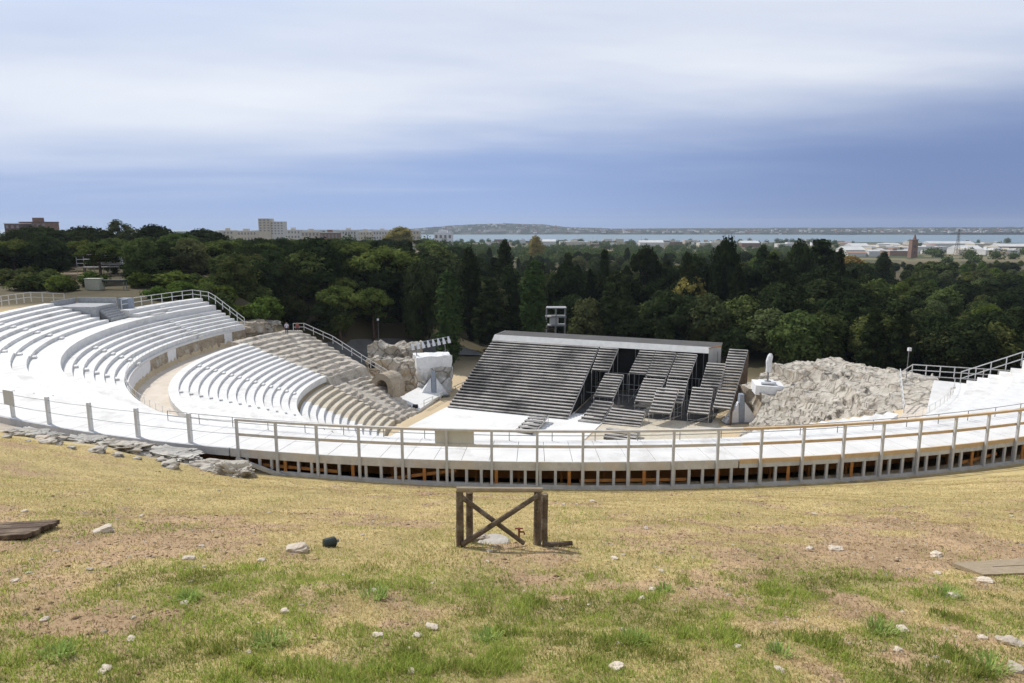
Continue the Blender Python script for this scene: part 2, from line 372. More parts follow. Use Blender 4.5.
for k in range(420):
    x=random.uniform(-900,4300); y=random.uniform(4640,5300) if x<900 else random.uniform(4500,5100)
    h=farh(x,y)
    if h<-54: continue
    s=random.uniform(10,26); mb.cbox((x,y,h-3),s,s*.7,random.uniform(7,13),random.uniform(0,3),m=random.choice((0,0,1)))
tag(mb.build('distant_houses',[M['pale'],M['terracotta']]),'small pale houses scattered over the far shore across the bay','houses',kind='stuff')

# ------------------------------------------------------------------ theatre seating
def tier(name,label,rows,t0,t1,mt,aisles=(),step=1.2,depth=.95,aw=1.0,cat='seating'):
    root=thing(name,label,cat,pol((rows[0][0]+rows[-1][1])/2,(t0+t1)/2,rows[-1][2]),world=True)
    for (r0,r1,z) in rows:
        mb=MB(); mb.ring(r0,r1,z-(.32 if r1<51.7 and r0>50 else depth),z,t0,t1,step); mb.build('seat_row',mt,root)
    for i in range(len(rows)-1):
        rise=rows[i][2]-rows[i+1][2]
        if rise>.7: continue
        for a in aisles:
            if not(t0<a<t1): continue
            h=aw/2/rows[i][0]*57.3
            mb=MB(); mb.ring(rows[i][0]-.42,rows[i][0]-.002,rows[i+1][2]+.003,rows[i+1][2]+rise*.52,a-h,a+h,.6)
            mb.build('aisle_step',mt,root)
    return root
AIS=[-163.5,-151,-129,-51.5]
rows=[(68-1.2*(i+1),68-1.2*i+.05,-10.62-.385*i) for i in range(7)]+[(57.0,59.65,-13.36)]
tier('upper_seating','highest tier of white boarded seat rows at the far left rim of the theatre',rows,-177.5,-150,M['white'],AIS)
rows2=[(r0,r1,z) for r0,r1,z in rows if r0<66]; 
rows2=[(65.62-1.19*(i+1),65.62-1.19*i+.03,-11.15-.42*i) for i in range(5)]+[(57.0,59.7,-13.36)]
tier('upper_seating','topmost white seat rows directly below the curved walkway',rows2,-149.97,-31.5,M['white'],AIS)
tier('upper_seating','short block of three white rows under the stepped rail at far left',[(59.7,61.2,-12.3),(58.4,59.75,-12.85),(57.0,58.45,-13.36)],160.6,177.2,M['white'],[170])
rows=[(57-.9*(i+1),57-.9*i+.03,-14.25-.43*i) for i in range(6)]+[(51.25,51.63,-17.0)]
tier('middle_seating','white seat rows between the tall white step and the brown rock wall',rows,160.4,328.5,M['white'],[a%360 for a in AIS]+[173])
# aisle made of thin planks near the left end
mb=MB()
rows=[(47.4-1.03*(i+1),47.4-1.03*i+.03,-18.6-.354*i) for i in range(14)]
tier('lower_seating','broad lower bank of white seat rows inside the passage ring',rows,167,319,M['white'],[187.5,206.5,231,308])
rows=[(32.6-1.0*(i+1),32.6-1.0*i+.03,-24.5-.5*i) for i in range(11)]
tier('lower_seating','lowest white seat rows nearest the orchestra floor',rows,186.5,319,M['white'],[206.5,231])
tier('lower_seating','lowest bare tan stone rows left of the sandy orchestra floor',rows,168,186.4,M['tanstep'])
# podium wall + passage
root=thing('podium_wall','curved rock wall below the white middle rows, brown stone with white patches','wall',pol(51.3,190,-19.4),world=True)
seg=[(160.4,164,1),(164,166.2,0),(166.2,181,1),(181,184,0),(184,191,1),(191,205,0),(205,328.5,0)]
for a,b,k in seg:
    mb=MB(); n=int((b-a)*2)+2; vs=[];fs=[]
    for i in range(n+1):
        th=a+(b-a)*i/n
        for j in range(9):
            z=-19.5+2.45*j/8
            rr=51.33-(.22*mnoise.noise(Vector((th*.9,z*1.6,k)))+.12*mnoise.noise(Vector((th*3,z*4,1))))*(k if j<6 else .2)
            vs.append(pol(rr,th,z))
    for i in range(n):
        for j in range(8): fs.append((i*9+j,i*9+j+1,(i+1)*9+j+1,(i+1)*9+j))
    mb.add(vs,fs); mb.build('stone_face' if k else 'white_panel',M['brownstone'] if k else M['white2'],root)
mb=MB(); mb.ring(47.2,51.5,-19.9,-19.38,160.5,328.5,1.2)
tag(mb.build('passage',mat('pale_passage_floor',(.66,.59,.50),(.56,.49,.40),.5,.95,.1,5)),kind='structure')
# white front block at lower tier's left end
mb=MB()
# ------------------------------------------------------------------ curved walkway
wk=thing('walkway','curved white boarded walkway on timber studs at the foot of the grass slope','walkway',pol(67,-90,-11.1),world=True)
mb=MB(); th=-150.0
while th<-46:
    for ra,rb in ((65.6,67.155),(67.17,68.72)): mb.ring(ra,rb,-10.35,-10.25-random.uniform(0,.008),th,th+1.012,.6)
    th+=1.03
mb.build('deck',M['deckwhite'],wk)
mb=MB(); mb.ring(65.6,65.68,-12.2,-10.353,-150,-46,1); mb.build('inner_fascia',M['orange'],wk)
mb=MB(); mb.ring(68.725,68.80,-10.63,-10.235,-103.6,-84.1,.8); mb.build('fascia',M['greyrail'],wk)
mb=MB(); mb.ring(68.725,68.80,-10.44,-10.235,-84.05,-46,.8); mb.build('fascia',M['rawrail'],wk)
mb=MB(); mb.ring(68.725,68.79,-10.64,-10.444,-84.05,-46,.8); mb.build('fascia',M['greypaint'],wk)
mb=MB(); mb.ring(68.725,68.84,-10.60,-10.225,-150,-103.65,.8); mb.build('kerb_board',M['greypaint'],wk)
def zbase(th):
    return gh(*pol(69.3,th).xy)
mb=MB(); mb.ring(68.74,68.83,-.12,.06,-101.5,-60,.8,zf=lambda t:zbase(t)); mb.build('sill',M['greypaint'],wk)
mb=MB(); mb.beam(pol(68.9,-103.3,-10.7),pol(68.95,-101.2,-11.36),.07,.2); mb.build('sill',M['greypaint'],wk)
th=-102.9; k=0
while th<-66:
    raw=(k%5 in (3,)) and random.random()<.85
    zb=max(zbase(th)-.1,-12); 
    if th<-101.4: zb=-10.75-.25*(th+103.3)
    mb=MB(); mb.cbox(pol(68.74,th,zb),.055 if raw else .09,.14 if raw else .12,-10.64-zb+.01,R(th)); mb.build('stud',M['orange'] if raw else M['greypaint'],wk)
    th+=.55+random.uniform(-.05,.05); k+=1
for a,b,z0,z1 in ((-102.3,-99.2,-10.98,-11.05),(-97.6,-94.6,-11.35,-10.75),(-74.4,-72.4,-11.25,-11.0),(-90,-86,-11.15,-11.15)):
    mb=MB(); mb.beam(pol(68.62,a,z0),pol(68.62,b,z1),.05,.14); mb.build('brace',M['orange'],wk)
th=-102.5
while th<-66:
    mb=MB(); p=pol(67.2,th,-12.2); mb.cbox(p,.1,.1,1.68,R(th)); mb.build('inner_post',M['orange'],wk); th+=1.7
mb=MB(); mb.ring(67.3,67.36,-11.05,-10.92,-102.5,-66,1); mb.build('inner_rail',M['orange'],wk)

def post_mesh(name,w,d,h,m):
    mb=MB(); mb.cbox((0,0,0),w,d,h); o=mb.build(name,m); me=o.data; bpy.data.objects.remove(o); return me
# timber rail on the walkway's outer edge
rl=thing('walkway_railing','grey and raw timber hand rail along the outer edge of the curved walkway','railing',pol(68.8,-88,-10.4),world=True)
pm=post_mesh('rail_post',.10,.11,2.0,M['greypaint'])
th=-103.2
while th<-64:
    zb=max(zbase(th)+.03,-11.7) if th>-102 else -10.9
    h=-8.86-zb
    inst('post',pm,rl,pol(68.87,th,zb)-rl.location,R(th),(1,1,h/2.0)); th+=1.66
for a,b,mt in ((-103.25,-84.0,'greyrail'),(-83.98,-62,'rawrail')):
    mb=MB(); mb.ring(68.78,68.92,-8.86,-8.76,a,b,.8); mb.build('top_rail',M[mt],rl)
    mb=MB(); mb.ring(68.75,68.80,-9.60,-9.47,a,b,.8); mb.build('mid_rail',M[mt],rl)
mb=MB(); mb.ring(68.72,68.745,-9.50,-8.88,-95.35,-93.9,.5); tag(mb.build('sign_panel',M['panel']),'blank pale grey board fixed between the posts of the walkway rail','board')
mb=MB(); mb.ring(68.72,68.745,-9.50,-8.88,-70.4,-69.0,.5); tag(mb.build('sign_panel',M['panel']),'blank darker grey board on the walkway rail at the right edge of the photo','board')
# post and wire fence further left
wf=thing('wire_fence','row of square grey posts with two thin wires along the left part of the walkway','fence',pol(68.6,-112,-10.4),world=True)
pm=post_mesh('fence_post',.16,.16,1.45,M['whiterail'])
for k in range(9): inst('post',pm,wf,pol(68.5,-105.6-2.63*k,-10.25)-wf.location,R(-105.6-2.63*k))
for z in (-8.98,-9.62):
    mb=MB(); mb.tube([pol(68.5,-103.3-.8765*k,z-.03*math.sin(k*math.pi/3)**2) for k in range(28)],.012,4); mb.build('wire',M['thin'],wf)
p=pol(68.62,-105.6-2.63*4,-9.55); mb=MB(); mb.cbox(p,.03,.95,.80,R(-116)); tag(mb.build('sign_panel',M['panel']),'small square pale panel on a post of the left wire fence','board')
# thin rails
def thin_rail(name,label,r,t0,t1,z,h,dt,mt,pr=.02,rails=(1,.5),rr=.018):
    root=thing(name,label,'railing',pol(r,(t0+t1)/2,z),world=True)
    mb=MB(); mb.tube([(0,0,0),(0,0,h)],pr,5); o=mb.build('thin_post',M[mt]); me=o.data; bpy.data.objects.remove(o)
    n=int((t1-t0)/dt)
    for i in range(n+1): inst('post',me,root,pol(r,t0+(t1-t0)*i/n,z)-root.location)
    for q in rails:
        mb=MB(); mb.tube([pol(r,t0+(t1-t0)*i/(2*n),z+h*q) for i in range(2*n+1)],rr,4); mb.build('rail',M[mt],root)
    return root
thin_rail('thin_railing','thin dark wire rail along the inner edge of the curved walkway',65.75,-109,-62,-10.25,.52,1.75,'thin')
thin_rail('thin_railing','slender white rail on top of the brown rock wall on the left',51.45,161,237,-17.0,1.2,1.7,'whiterail',.02)
thin_rail('thin_railing','slender white rail at the right end of the middle rows',51.45,301,328,-17.0,1.2,1.7,'whiterail',.02)
# heavier rails
def path_rail(name,label,pts,h,mt,rails=(1.0,.5),pw=.09,rw=.07,gap=1.6):
    root=thing(name,label,'railing',pts[0],world=True); me=post_mesh('rail_post',pw,pw,h,M[mt])
    for a,b in zip(pts[:-1],pts[1:]):
        a=Vector(a);b=Vector(b); n=max(1,round((b-a).length/gap)); rz=math.atan2((b-a).y,(b-a).x)
        for i in range(n+(1 if b==Vector(pts[-1]) else 0)): inst('post',me,root,a.lerp(b,i/n)-root.location,rz)
        for q in rails:
            mb=MB(); mb.beam(a+Vector((0,0,h*q)),b+Vector((0,0,h*q)),rw,rw*1.3); mb.build('rail',M[mt],root)
    return root
path_rail('rim_railing','pale timber rail on the earth bank behind the highest rows at far left',[pol(75-.25*i,-166-3.2*i,-11.0) for i in range(6)]+[pol(72.0,174.5,-11.6)],1.4,'whiterail')
path_rail('rim_railing','pale rail along the top of the short far left block, ending in a stepped descent',[pol(61.3,176.5-2.2*i,-12.25) for i in range(8)]+[pol(58.6,160.4,-12.6),pol(57.2,160.4,-13.2),pol(51.4,160.3,-16.8)],1.4,'whiterail')
# access stair landing at far left
st=thing('access_stair','grey stepped landing with low walls at the far left rim of the seating','stairs',pol(64,180,-11.4),world=True)
mb=MB(); mb.ring(61.3,67.2,-12.8,-11.15,177.7,182.4,1); mb.build('landing',M['landing'],st)
mb=MB(); mb.ring(67.25,67.35,-11.6,-10.4,177.7,182.4,1); mb.ring(61.3,67.2,-12,-10.35,177.45,177.6,1); mb.build('low_wall',M['landing'],st)
mb=MB(); mb.ring(57.0,59.68,-14.3,-13.36,177.22,182.48,1); mb.build('lower_landing',M['white'],st)
for i in range(5):
    mb=MB(); mb.ring(59.75+.3*i,61.2,-13.3,-12.9+.3*i+.002*i,177.8,181.6,1); mb.build('step',M['landing'],st)
mb=MB(); mb.cbox(pol(62.0,174.5,-12.4),1.6,1.4,1.6,R(174)); tag(mb.build('grey_cabinet',M['bluegrey']),'grey box cabinet beside the stepped landing on the far left rim','cabinet')
# plank steps in the left aisle
ps=thing('plank_steps','flight of thin pale planks laid over an aisle of the far left rows','stairs',pol(54,174,-15.5),world=True)
for i in range(20):
    r=58.2-.33*i
    z=np.interp(r,[51.6,56.95,57,60],[-16.62,-14.2,-13.33,-13.3])+.12
    if r>51.8:
        mb=MB(); mb.ring(r,r+.2,z-.08,z,172.2,175.0,1); mb.build('plank',M['greyrail' if i%2 else 'whiterail'],ps)

# ------------------------------------------------------------------ rocks and ruins
def polar_rock(name,label,hfun,r0,r1,t0,t1,nr,nt_,mt,zb,cat='ruin',amp=.5,big=1.0,skirt=None):
    vs=[];fs=[]
    def P(i,j):
        th=t0+(t1-t0)*j/nt_; ra=r0(th) if callable(r0) else r0; rb=r1(th) if callable(r1) else r1; r=ra+(rb-ra)*i/nr
        z=hfun(r,th); p=pol(r,th)
        n=mnoise.fractal(Vector((p.x*.35,p.y*.35,z*.35)),1,2,5); n2=mnoise.turbulence(Vector((p.x*.9,p.y*.9,3)),4,True)
        d=Vector((mnoise.noise(Vector((p.x*.6,p.y*.6,z*.9))),mnoise.noise(Vector((p.x*.6+30,p.y*.6,z*.9))),0))*amp*.7
        return p+d+Vector((0,0,z+n*amp*.55+(n2-.5)*amp*.35))
    for i in range(nr+1):
        for j in range(nt_+1): vs.append(P(i,j))
    w=nt_+1
    for i in range(nr):
        for j in range(nt_): fs.append((i*w+j,i*w+j+1,(i+1)*w+j+1,(i+1)*w+j))
    # skirt
    edge=[(0,j) for j in range(w)]+[(i,nt_) for i in range(1,nr+1)]+[(nr,j) for j in range(nt_-1,-1,-1)]+[(i,0) for i in range(nr-1,0,-1)]
    base=len(vs); S=6
    for s in range(1,S+1):
        for k,(i,j) in enumerate(edge):
            p=vs[i*w+j]; z=p.z+(zb-p.z)*s/S
            q=Vector((p.x,p.y,z)); o=Vector((mnoise.noise(q*.7),mnoise.noise(q*.7+Vector((9,9,9))),0))*amp*big+Vector((mnoise.noise(q*2),mnoise.noise(q*2+Vector((5,5,5))),0))*amp*.35
            vs.append(q+o)
    E=len(edge)
    for k in range(E):
        a=edge[k][0]*w+edge[k][1]; b=edge[(k+1)%E][0]*w+edge[(k+1)%E][1]
        fs.append((a,b,base+(k+1)%E,base+k))
        for s in range(S-1): fs.append((base+s*E+k,base+s*E+(k+1)%E,base+(s+1)*E+(k+1)%E,base+(s+1)*E+k))
    nf=nr*nt_; mb=MB(); mb.add(vs,fs); mb.m=[0]*nf+[1]*(len(fs)-nf); o=mb.build(name,[mt,skirt or mt],None)
    return tag(o,label,cat)
def stepf(z,h,sharp=.7):
    q=math.floor(z/h); f=z/h-q; return (q+ (f if f<0 else max(0,min(1,(f-.5)/(1-sharp)+.5))))*h
# right ruin: what is left of the right horn of the cavea
def h_right(r,th):
    tt=th-360 if th>180 else th
    n=mnoise.noise(Vector((r*.16,tt*.13,4))); n2=mnoise.noise(Vector((r*.35,tt*.16,9)))
    top=np.interp(tt,[-31,-15,0,10,18],[-18.7,-19.1,-21.0,-21.8,-22.3])+.5*n
    z=np.interp(r,[27,31,34,36,38,40,42.2,42.9,46,50,54],[-30.2,-28.7,-27.4,-26.3,-24.9,-23.6,-23.0,-21.3,-20.6,-19.6,-19.4])
    z+=.55*n2
    if 34.5<r<40 and tt<4: z=stepf(z,.52,.85)
    if 42.0<r<44.5: z+=.55*max(0,math.sin(tt*1.35+.8*math.sin(tt*.5)))-.25      # row of boulders under the crest
    if tt>3: 
        k=min(1,(tt-3)/2.5); fl=-25.3+.3*n if r<40.5 else -22.0+.4*n
        z=z*(1-k)+max(z,fl)*k
    z=min(z,top+.5*n2)
    q=stepf(z+.5*n2,.62,.9)-.5*n2+.2
    kk=max(0,min(1,.55+1.6*mnoise.noise(Vector((r*.3,tt*.22,31)))))
    return float(z*(1-kk)+q*kk)+.18*mnoise.noise(Vector((r*1.3,tt*1.1,3)))
def r_front(th):
    tt=th-360 if th>180 else th
    return float(np.interp(tt,[-31,-8,2,6,18],[29,29.5,33.5,35.2,35.0]))
def r_back(th):
    return float(np.interp(th,[-41,-31.5,-29.5,17],[46.6,46.8,53,53]))
polar_rock('ruined_seating','eroded pale limestone mass right of the stage, rough ledges over a cliff face',h_right,r_front,r_back,-41.2,17,130,200,M['stone'],-31.5,amp=.62,big=1.0,skirt=M['brownstone'])
# left bare stone seats
def h_left(r,th):
    z=np.interp(r,[20.5,21.5,32.3,32.9,47.4,50],[-30.1,-29.6,-24.6,-23.4,-18.7,-18.3])
    n=mnoise.noise(Vector((r*.10,th*.22,2)))
    k=max(0,min(1,.85+n*1.6))
    z2=stepf(z+.12*mnoise.noise(Vector((r*.2,th*.5,8))),.47,.86)
    if mnoise.noise(Vector((r*.55,th*.8,3)))>.42: z2-=.3
    z=z*(1-k)+z2*k
    if th<151.5: z-= (151.5-th)*.12
    return float(z)+.14*mnoise.noise(Vector((r*.5,th*.6,5)))-.05
polar_rock('stone_seating','bare weathered limestone seat rows with broken edges on the left horn of the theatre',h_left,20.8,49.5,148.2,167.2,230,90,M['ledge'],-31.5,amp=.085)
def rock(name,label,c,size,seed,mt,sub=3,cat='rock',amp=.35,group=None,flat=True,rz=0,freq=1.3,cell=.12):
    import bmesh
    bm=bmesh.new(); bmesh.ops.create_icosphere(bm,subdivisions=sub,radius=1)
    o=Vector((seed*3.7,seed*1.3,seed*2.1))
    for v in bm.verts:
        p=v.co.copy(); s=Vector([math.copysign(abs(q)**.7,q) for q in p])
        n=mnoise.fractal(p*freq+o,1,2,5); k=1+amp*n
        c2=mnoise.cell(p*2.1+o)*cell*amp*2
        v.co=Vector((s.x*size[0],s.y*size[1],s.z*size[2]))*(k+c2)
    me=bpy.data.meshes.new(name); bm.to_mesh(me); bm.free(); me.materials.append(mt)
    ob=bpy.data.objects.new(name,me); COL.objects.link(ob); ob.location=c; ob.rotation_euler.z=rz
    return tag(ob,label,cat,group)
rock('rubble_mound','rubble of brown rock at the far end of the rock wall below the stepped rail',pol(53.5,157.6,-17.6),(3.0,2.6,1.5),3,M['brownstone'],4)
rock('rubble_mound','low pale rubble heap between the bare stone seats and the far left rail',pol(55,154,-17.6),(4.5,2.6,1.0),5,M['stone'],4)
# left ruin
def ruin_block(name,label,c,size,seed,mt,rz,amp=.25,nx=18,cat='ruin'):
    import bmesh
    bm=bmesh.new(); bmesh.ops.create_cube(bm,size=2); bmesh.ops.subdivide_edges(bm,edges=bm.edges,cuts=nx,use_grid_fill=True)
    o=Vector((seed*5.1,seed*2.2,seed))
    for v in bm.verts:
        p=Vector((v.co.x*size[0],v.co.y*size[1],v.co.z*size[2]))
        d=Vector((mnoise.fractal(p*.5+o,1,2,5),mnoise.fractal(p*.5+o+Vector((7,7,7)),1,2,5),mnoise.fractal(p*.4+o+Vector((3,9,1)),1,2,5)*1.3))
        v.co=p+d*amp*2
    me=bpy.data.meshes.new(name); bm.to_mesh(me); bm.free(); me.materials.append(mt)
    ob=bpy.data.objects.new(name,me); COL.objects.link(ob); ob.location=c; ob.rotation_euler.z=rz
    return tag(ob,label,cat)
ruin_block('ruined_wall','long rock cut wall behind the white ramp, left of the white painted block',(-21.0,124.5,-27.2),(6.0,1.5,2.7),2,M['stone'],R(-22),.38)
ruin_block('ruined_wall','big flat topped boulder wall standing behind the rock cut wall on the left',(-22.5,129.5,-24.9),(5.2,1.6,2.3),8,M['stone'],R(-12),.42)
wb=thing('painted_block','tall stone block painted white on top, patchy grey below, beside the stage','block',(-14.6,122.8,-30),R(17))
M['patchy']=mat('patchy_limewash',(.36,.34,.30),(.50,.485,.45),.5,.95,.8,3,c3=(.74,.73,.71),s3=.42,t3=(.44,.56),crack=.35)
def rough_part(name,c,size,mt,amp,parent,seed,cuts=16):
    import bmesh
    bm=bmesh.new(); bmesh.ops.create_cube(bm,size=2); bmesh.ops.subdivide_edges(bm,edges=bm.edges,cuts=cuts,use_grid_fill=True); o=Vector((seed*3.1,seed,seed*2.3))
    for v in bm.verts:
        p=Vector((v.co.x*size[0],v.co.y*size[1],v.co.z*size[2])); n=mnoise.noise_vector(p*.55+o)+.5*mnoise.noise_vector(p*1.4+o); v.co=p+n*amp+Vector(c)
    me=bpy.data.meshes.new(name); bm.to_mesh(me); bm.free(); me.materials.append(mt); ob=bpy.data.objects.new(name,me); COL.objects.link(ob); ob.parent=parent; return ob
rough_part('painted_top',(0,0,5.75),(3.25,2.05,1.05),M['white2'],.22,wb,3)
rough_part('stone_base',(0.02,.04,2.2),(3.22,2.0,2.75),M['patchy'],.38,wb,6)
# spotlights on the block
sr=thing('spotlight_rack','truss of white hooded stage lamps standing on the white painted block','lights',(-14.6,122.6,-23.1),R(28)); sr.scale=(1.12,1.12,1.2); sr.rotation_euler.y=R(-6)
for x in (-2.6,2.4):
    mb=MB(); mb.tube([(x,0,0),(x,0,1.7)],.07,6); mb.tube([(x-.5,-.3,0),(x,0,.4)],.03,4); mb.tube([(x+.5,-.3,0),(x,0,.4)],.03,4); mb.build('stand',M['thin'],sr)
for z in (1.6,2.2):
    mb=MB(); mb.tube([(-3.6,0,z),(3.4,0,z)],.05,6); mb.build('bar',M['metal'],sr)
for i in range(8):
    x=-3.2+.9*i; mb=MB(); mb.tube([(x,-.05,2.25),(x,-.25,1.75),(x,-.4,1.3)],[.12,.24,.28],8); mb.build('lamp',M['canvas'],sr)
# ramp, gate, canvas covered stands, boxes
def slab(name,label,pts,th,mt,cat=None,kind=None):
    mb=MB(); mb.hexa([Vector(p)-Vector((0,0,th)) for p in pts],[Vector(p) for p in pts]); o=mb.build(name,mt); return tag(o,label,cat,kind=kind)
slab('ramp','pale boarded ramp between the stone seats and the painted block',[(-15.2,108.4,-29.6),(-12.4,118.0,-29.4),(-16.8,120.6,-28.7),(-19.8,110.5,-28.7)],.5,M['stagewhite'],'ramp')
vp=thing('vaulted_passage','dark arched tunnel mouth built into the foot of the bare stone seats','passage',(-21.6,110.4,-26.7),R(-28)); vp.scale=(1.2,1.0,1.2)
mb=MB(); vs=[];fs=[]; n=12
for y in (0,3.2):
    for r,zz in ((1.0,1),(1.9,1)):
        for i in range(n+1):
            a=math.pi*i/n; k=(1.0 if r>1.5 else 1); vs.append((math.cos(a)*r,y,.3+math.sin(a)*r*1.0))
w=n+1
for i in range(n):
    fs+=[(i,i+1,w+i+1,w+i),(2*w+i,2*w+i+1,3*w+i+1,3*w+i),(w+i,w+i+1,3*w+i+1,3*w+i),(i,i+1,2*w+i+1,2*w+i)]
fs+=[(0,w,3*w,2*w),(n,w+n,3*w+n,2*w+n)]
mb.add(vs,fs); mb.build('vault',M['brownstone'],vp)
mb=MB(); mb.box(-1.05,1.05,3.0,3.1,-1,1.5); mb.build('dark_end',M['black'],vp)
mb=MB(); mb.box(-1.9,-1.0,0.02,3.18,-1.2,.29); mb.box(1.0,1.9,0.02,3.18,-1.2,.29); mb.build('pier',M['brownstone'],vp)
def covered(label,loc,rz,sc=1.0):
    t=thing('covered_stand',label,'stand',loc,rz); t.scale=(sc,sc,sc)
    mb=MB(); mb.hexa([(-.45,-.5,0),(.45,-.5,0),(.45,.5,0),(-.45,.5,0)],[(-.32,-.3,4.1),(.32,-.3,4.1),(.32,.3,4.2),(-.32,.3,4.2)]); mb.build('mast_cover',M['bluegrey'],t)
    for s in (-1,1):
        mb=MB(); x0,x1=s*.47,s*2.6
        mb.add([(x0,-.6,0),(x1,-.9,0),(x0,-.25,3.0),(x0,.6,0),(x1,.5,0),(x0,.2,3.0)],[(0,1,2),(5,4,3),(0,3,4,1),(1,4,5,2),(2,5,3,0)]); mb.build('side_cover',M['canvas'],t)
    mb=MB(); mb.box(-2.7,2.7,-1.2,.8,-.25,-.01); mb.build('base',M['thin'],t)
covered('folded canvas cover with grey blue mast in front of the white painted block',(-14.0,118.6,-29.6),R(15))
covered('folded canvas cover with grey blue mast between the stage and the right hand ruin',(35.4,102.6,-29.9),R(8),1.05)
def lbox(label,c,s,rz=0):
    mb=MB(); mb.cbox((0,0,0),s,s*.8,s*.9); mb.box(-s*.3,s*.3,-s*.43,-s*.4,s*.15,s*.75); o=mb.build('loudspeaker',M['black']); o.location=c; o.rotation_euler.z=rz; return tag(o,label,'loudspeaker')
lbox('small black box on the bare stone seats above the tunnel mouth',(-24.6,117.6,-24.6),.9)
lbox('small black box at the foot of the stone seats beside the white ramp',(-15.9,109.0,-29.7),.8)
path_rail('edge_railing','low white rail along the sandy edge between the ramp and the stage',[(-14.6,110,-29.6),(-11.4,118.5,-29.8),(-8.2,127,-29.9),(-5.8,134,-30)],1.1,'whiterail',gap=2.6)
path_rail('edge_railing','pale rail down the outer edge of the bare stone seats on the left',[pol(48.6,150.5,-18.6),pol(48.8,147.4,-18.9),pol(42,146.6,-20.8),pol(35,146.6,-23.4),pol(28,147.5,-25.6)],1.35,'whiterail',gap=2.2,pw=.08)
# right: box, lamp and access platform
lb=thing('lamp_base','white painted box on the near corner of the right hand ruin','box',(39.6,103.2,-24.6),R(-8))
mb=MB(); mb.hexa([(-2.1,-1.6,-.9),(2.2,-1.6,-1.4),(2.2,1.6,-1.4),(-2.1,1.6,-.9)],[(-2.1,-1.6,.55),(2.2,-1.6,.35),(2.2,1.6,.6),(-2.1,1.6,.8)]); mb.build('box_body',M['white2'],lb)
mb=MB(); mb.box(-1.2,1.0,-1.0,1.1,.66,.95); mb.build('lid',M['canvas'],lb)
cl=thing('covered_lamp','tall lamp on a dark post wrapped in white cloth, on the white box at right','lamp',(39.5,103.0,-23.7))
mb=MB(); mb.tube([(0,0,0),(0,0,2.2)],.13,7); mb.tube([(0,0,0),(0,0,.12)],.5,8); mb.build('post',M['thin'],cl)
mb=MB(); mb.tube([(0,0,1.5),(.05,0,2.2),(0,0,3.2),(.15,0,4.0),(.2,0,4.4)],[.3,.42,.45,.42,.2],8); mb.build('cloth',M['canvas'],cl)
ap=slab('access_platform','white boarded slope at the right end of the rock ringed passage',[(42.5,68.0,-19.3),(47.2,74.6,-17.0),(53.8,70.6,-17.0),(48.6,64.4,-18.6)],.9,M['white'],'platform')
path_rail('end_railing','white timber rail across the right end of the passage, above the ruins',[(44.9,77.0,-17.9),(45.6,76.2,-16.9),(54.8,73.0,-16.95)],1.35,'whiterail',gap=1.35,rails=(1,.55,.08))
path_rail('end_railing','white timber rail climbing along the cut end of the right hand rows',[pol(52,-30.8,-16.7),pol(57,-30.8,-14.1),pol(61,-30.8,-12.2),pol(65,-30.8,-10.9)],1.45,'whiterail',gap=1.4)
path_rail('end_railing','short white rail descending beside the broken stones at the right',[(44.6,76.8,-17.3),(42.6,72.6,-18.6),(41.2,69.6,-19.6)],1.1,'whiterail',gap=1.3)
# end walls of the right cut
mb=MB(); mb.add([pol(51.2,-31.4,-20.5),pol(65.5,-31.4,-20.5),pol(65.5,-31.4,-11.2),pol(57,-31.4,-14.3),pol(51.2,-31.4,-17.05),pol(51.2,-31.1,-20.5),pol(65.5,-31.1,-20.5),pol(65.5,-31.1,-11.2),pol(57,-31.1,-14.3),pol(51.2,-31.1,-17.05)],[(0,1,2,3,4),(9,8,7,6,5),(0,5,6,1),(1,6,7,2),(2,7,8,3),(3,8,9,4),(4,9,5,0)])
tag(mb.build('end_wall',M['brownstone']),'rough wall closing the right end of the white upper rows','wall')
def floodlight(label,p,h,top=True):
    t=thing('floodlight_pole',label,'lamp',p); mb=MB(); mb.tube([(0,0,0),(0,0,h)],.05,6); mb.build('pole',M['thin'],t)
    mb=MB(); mb.cbox((0,-.1,h-.1),.38,.3,.4); mb.build('lamp_head',M['canvas'],t)
p=at(909,350,84); floodlight('thin pole with a white lamp head above the rail at right',(p.x,p.y,-19.5),p.z+19.5)
p=at(378,320,140); floodlight('thin pole with a white lamp head by the road behind the stone seats',(p.x,p.y,-25),p.z+25)
p=at(241,311,122); floodlight('thin pole with a small white lamp beside the far left stepped rail',(p.x,p.y,-16),p.z+16)

